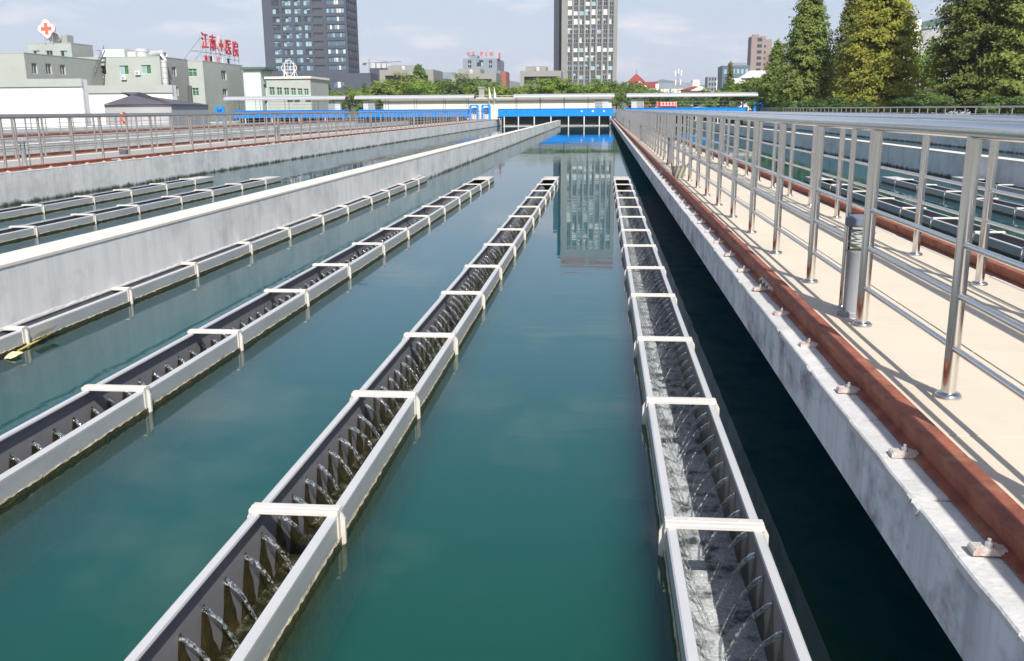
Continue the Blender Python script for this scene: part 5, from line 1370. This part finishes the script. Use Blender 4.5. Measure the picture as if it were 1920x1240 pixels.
def trunk(H, r0, seed, limbs=5, spread=.25):
    r = random.Random(seed); m = MB()
    m.tube([(0, 0, -0.1), (r.uniform(-.1, .1), r.uniform(-.1, .1), H * .3), (r.uniform(-.2, .2), r.uniform(-.2, .2), H * .62)], [r0, r0 * .75, r0 * .35], 7)
    for k in range(limbs):
        a = 2 * math.pi * k / limbs + r.random(); z = H * r.uniform(.28, .45)
        m.tube([(0, 0, z), (math.cos(a) * H * spread * .5, math.sin(a) * H * spread * .5, z + H * .14), (math.cos(a) * H * spread, math.sin(a) * H * spread, z + H * .26)], [r0 * .45, r0 * .28, r0 * .1], 5)
    return m
CROWNS = [broad_crown(s, 8.0, w_, 52, 64, .21) for s, w_ in ((1, 6.4), (2, 7.0), (3, 5.8), (4, 7.6), (5, 6.6))]
def crown_variants(mat): return [c.mesh("crown", mat) for c in CROWNS]
CM = {k: crown_variants(k) for k in ("leaf_mid", "leaf_dark", "leaf_bright")}
TRK = [trunk(8.0, .16, s).mesh("trunk", "bark", True) for s in (1, 2, 3)]
def tree(label, x, y, h, v, mat, w=1.0, group="trees behind the bridges", name="broadleaf_tree"):
    t = thing(name, label, "tree", (x, y, GZ), group)
    s = h / 8.0; rz = random.uniform(0, 6.28)
    put("trunk", TRK[v % 3], t, (x, y, GZ), rz, (s * w, s * w, s)); put("crown", CM[mat][v % 5], t, (x, y, GZ), rz, (s * w, s * w, s))
    return t
row = []   # px of centre, py of top, distance, variant, material
for px, py, Y, mt in ((586, 172, 176, "leaf_mid"), (606, 176, 170, "leaf_bright"), (628, 172, 178, "leaf_mid"), (652, 168, 182, "leaf_mid"), (672, 170, 176, "leaf_bright"), (700, 158, 186, "leaf_mid"), (722, 152, 190, "leaf_mid"), (744, 150, 188, "leaf_mid"), (768, 146, 196, "leaf_mid"), (790, 154, 184, "leaf_bright"),
                      (812, 152, 190, "leaf_mid"), (834, 152, 196, "leaf_mid"), (858, 150, 188, "leaf_dark"), (882, 147, 192, "leaf_dark"), (902, 156, 184, "leaf_mid"), (924, 166, 176, "leaf_bright"), (946, 157, 188, "leaf_mid"), (968, 163, 182, "leaf_mid"), (990, 160, 190, "leaf_bright"), (1014, 152, 186, "leaf_mid"), (1040, 148, 184, "leaf_bright"), (1062, 156, 190, "leaf_mid"), (1086, 157, 186, "leaf_mid"), (1110, 156, 182, "leaf_bright"), (1134, 155, 190, "leaf_mid"), (1158, 155, 186, "leaf_mid")):
    row.append((px, py, Y, mt))
for i, (px, py, Y, mt) in enumerate(row):
    h = hz(px, py, Y) - GZ
    tree("rounded green tree, %s from the left in the long row behind the bridges" % ORD[i], hx(px, Y), Y, h * 1.09, i, mt, max(0.95, 1.18 - 0.02 * abs(h - 7)))
for i, (px, py, Y, mt) in enumerate(((1182, 158, 168, "leaf_mid"), (1206, 164, 160, "leaf_dark"), (1226, 172, 150, "leaf_mid"), (1250, 178, 146, "leaf_dark"), (1276, 180, 148, "leaf_dark"), (1300, 178, 150, "leaf_dark"), (1326, 176, 150, "leaf_dark"), (1350, 168, 150, "leaf_mid"), (1372, 162, 152, "leaf_mid"), (1396, 150, 156, "leaf_dark"), (1418, 147, 150, "leaf_mid"), (1440, 160, 146, "leaf_dark"))):
    h = hz(px, py, Y) - GZ
    tree("leafy tree, %s from the left in the group behind the right hand bridge" % ORD[i], hx(px, Y), Y, h * 1.12, i + 2, mt, 1.25, "trees right of the pale tower")
tree("bright green tree seen between the golden and the dark redwood", hx(1735, 150), 150, (hz(1735, 68, 150) - GZ) * 1.05, 3, "leaf_bright", 0.9, "trees right of the pale tower")
for i, (px, py, Y) in enumerate(((595, 152, 200), (612, 154, 205), (680, 156, 204))):
    pass

def conifer(seed, H, R_, n_br, per, leaf, droop=.25, top=0.0, power=0.8):
    """narrow conical crown of feathery, drooping sprays"""
    r = random.Random(seed); m = MB()
    for k in range(n_br):
        f = (k + r.random()) / n_br; z = H * (0.05 + 0.94 * f)
        rad = R_ * ((1 - f) ** power) * r.uniform(.72, 1.08) + 0.12
        if f < .10: rad *= .70 + 3 * f
        a = r.uniform(0, 2 * math.pi); ca, sa = math.cos(a), math.sin(a)
        nsp = max(3, int(per * 1.45 * (0.35 + rad / R_)))
        for i in range(nsp):
            u = r.random() ** .55
            c = Vector((ca * rad * u, sa * rad * u, z + rad * .22 * u - droop * rad * u * u))
            c += Vector((r.gauss(0, .13 + .05 * rad * u), r.gauss(0, .13 + .05 * rad * u), r.gauss(0, .16)))
            nn = Vector((ca * .7 + r.uniform(-.7, .7), sa * .7 + r.uniform(-.7, .7), .55 + r.uniform(-.5, .6)))
            quad(m, c, nn, leaf * .78 * r.uniform(.6, 1.35), r, .5)
    return m
def redwood(label, px, Y, H, R_, seed, mat, n_br=420, per=34, leaf=.23, power=.8, z0=GZ, group="tall redwoods at right", name="redwood_tree"):
    x = hx(px, Y); t = thing(name, label, "tree", (x, Y, z0), group)
    m = MB(); m.tube([(0, 0, -.1), (0.05, 0, H * .4), (0, .05, H * .98)], [H * .022, H * .014, .03], 8)
    rr_ = random.Random(seed + 40)
    for k in range(26):
        f = .06 + .85 * k / 26; a = rr_.uniform(0, 6.28); L = R_ * (1 - f) ** power * .8; m.tube([(0, 0, H * f), (math.cos(a) * L, math.sin(a) * L, H * f + .1 * L)], [.06, .02], 4)
    put("trunk", m.mesh("trunk", "bark"), t, (x, Y, z0)); put("crown", conifer(seed, H, R_, n_br, per, leaf, power=power).mesh("crown", mat), t, (x, Y, z0))
    return t
redwood("slim dark green redwood, left one of the tall trees", 1513, 112, 15.5, 4.1, 1, "leaf_redwood", 620, 42, power=.66)
redwood("short slender redwood left of the tall ones", 1456, 125, hz(1456, 78, 125) - GZ, 3.5, 2, "leaf_redwood", 320, 28, power=.85)
redwood("broad golden green redwood in the middle of the tall trees", 1650, 104, 18.0, 5.1, 3, "leaf_gold", 760, 52, .24, .62)
redwood("dark narrow redwood behind the golden one", 1592, 116, 15.5, 3.6, 4, "leaf_shade", 460, 32, power=.8)
redwood("big dark redwood filling the upper right corner", 1838, 92, 20.0, 5.4, 5, "leaf_shade", 760, 52, .24, .5)
redwood("shaded redwood at the right edge of the view", 1925, 88, 20.0, 4.2, 6, "leaf_redwood", 560, 40, .24, .5)
redwood("small dark conifer in front of the blue office block", 1370, 200, hz(1370, 118, 200) - GZ, 1.9, 7, "leaf_shade", 150, 16, .3, .9)
redwood("pointed conifer left of the long tree row, below the tower podium", 590, 205, hz(590, 152, 205) - GZ, 1.8, 8, "leaf_dark", 150, 16, .3, .85)
redwood("pointed conifer second from the left below the tower podium", 612, 206, hz(612, 154, 206) - GZ, 1.8, 9, "leaf_dark", 150, 16, .3, .85)
redwood("pointed conifer standing right of the tower podium", 681, 204, hz(681, 156, 204) - GZ, 2.0, 10, "leaf_dark", 150, 16, .3, .85)
redwood("tall grey green tree in front of the left framed building", 785, 215, hz(785, 122, 215) - GZ, 3.6, 11, "leaf_dark", 260, 22, .34, .5)
# low shrubs under the redwoods
for i, (px, Y, s_) in enumerate(((1440, 118, 2.6), (1500, 104, 2.4), (1565, 98, 2.6), (1615, 96, 2.2), (1720, 94, 2.6), (1770, 88, 2.8), (1890, 80, 2.6))):
    tree("low dark shrub, %s from the left at the foot of the tall redwoods" % ORD[i], hx(px, Y), Y, s_, i, "leaf_dark", 1.9, "shrubs at the foot of the redwoods", "shrub")

# ------------------------------------------------------------------ thin summer haze
m = MB(); m.box(-7000, 7000, -7000, 7000, -6.5, 130.0)
hm = bpy.data.materials.new("haze_air"); hm.use_nodes = True
hn = hm.node_tree.nodes; hn.remove(hn["Principled BSDF"])
pv = hn.new("ShaderNodeVolumePrincipled"); pv.inputs["Color"].default_value = (0.86, 0.91, 1.0, 1); pv.inputs["Density"].default_value = 0.00016
hm.node_tree.links.new(pv.outputs[0], hn["Material Output"].inputs["Volume"]); MAT["haze_air"] = hm
hz_o = build("haze", m, "haze_air"); tag(hz_o, kind="stuff"); hz_o["label"] = "thin pale summer haze over the whole plant"
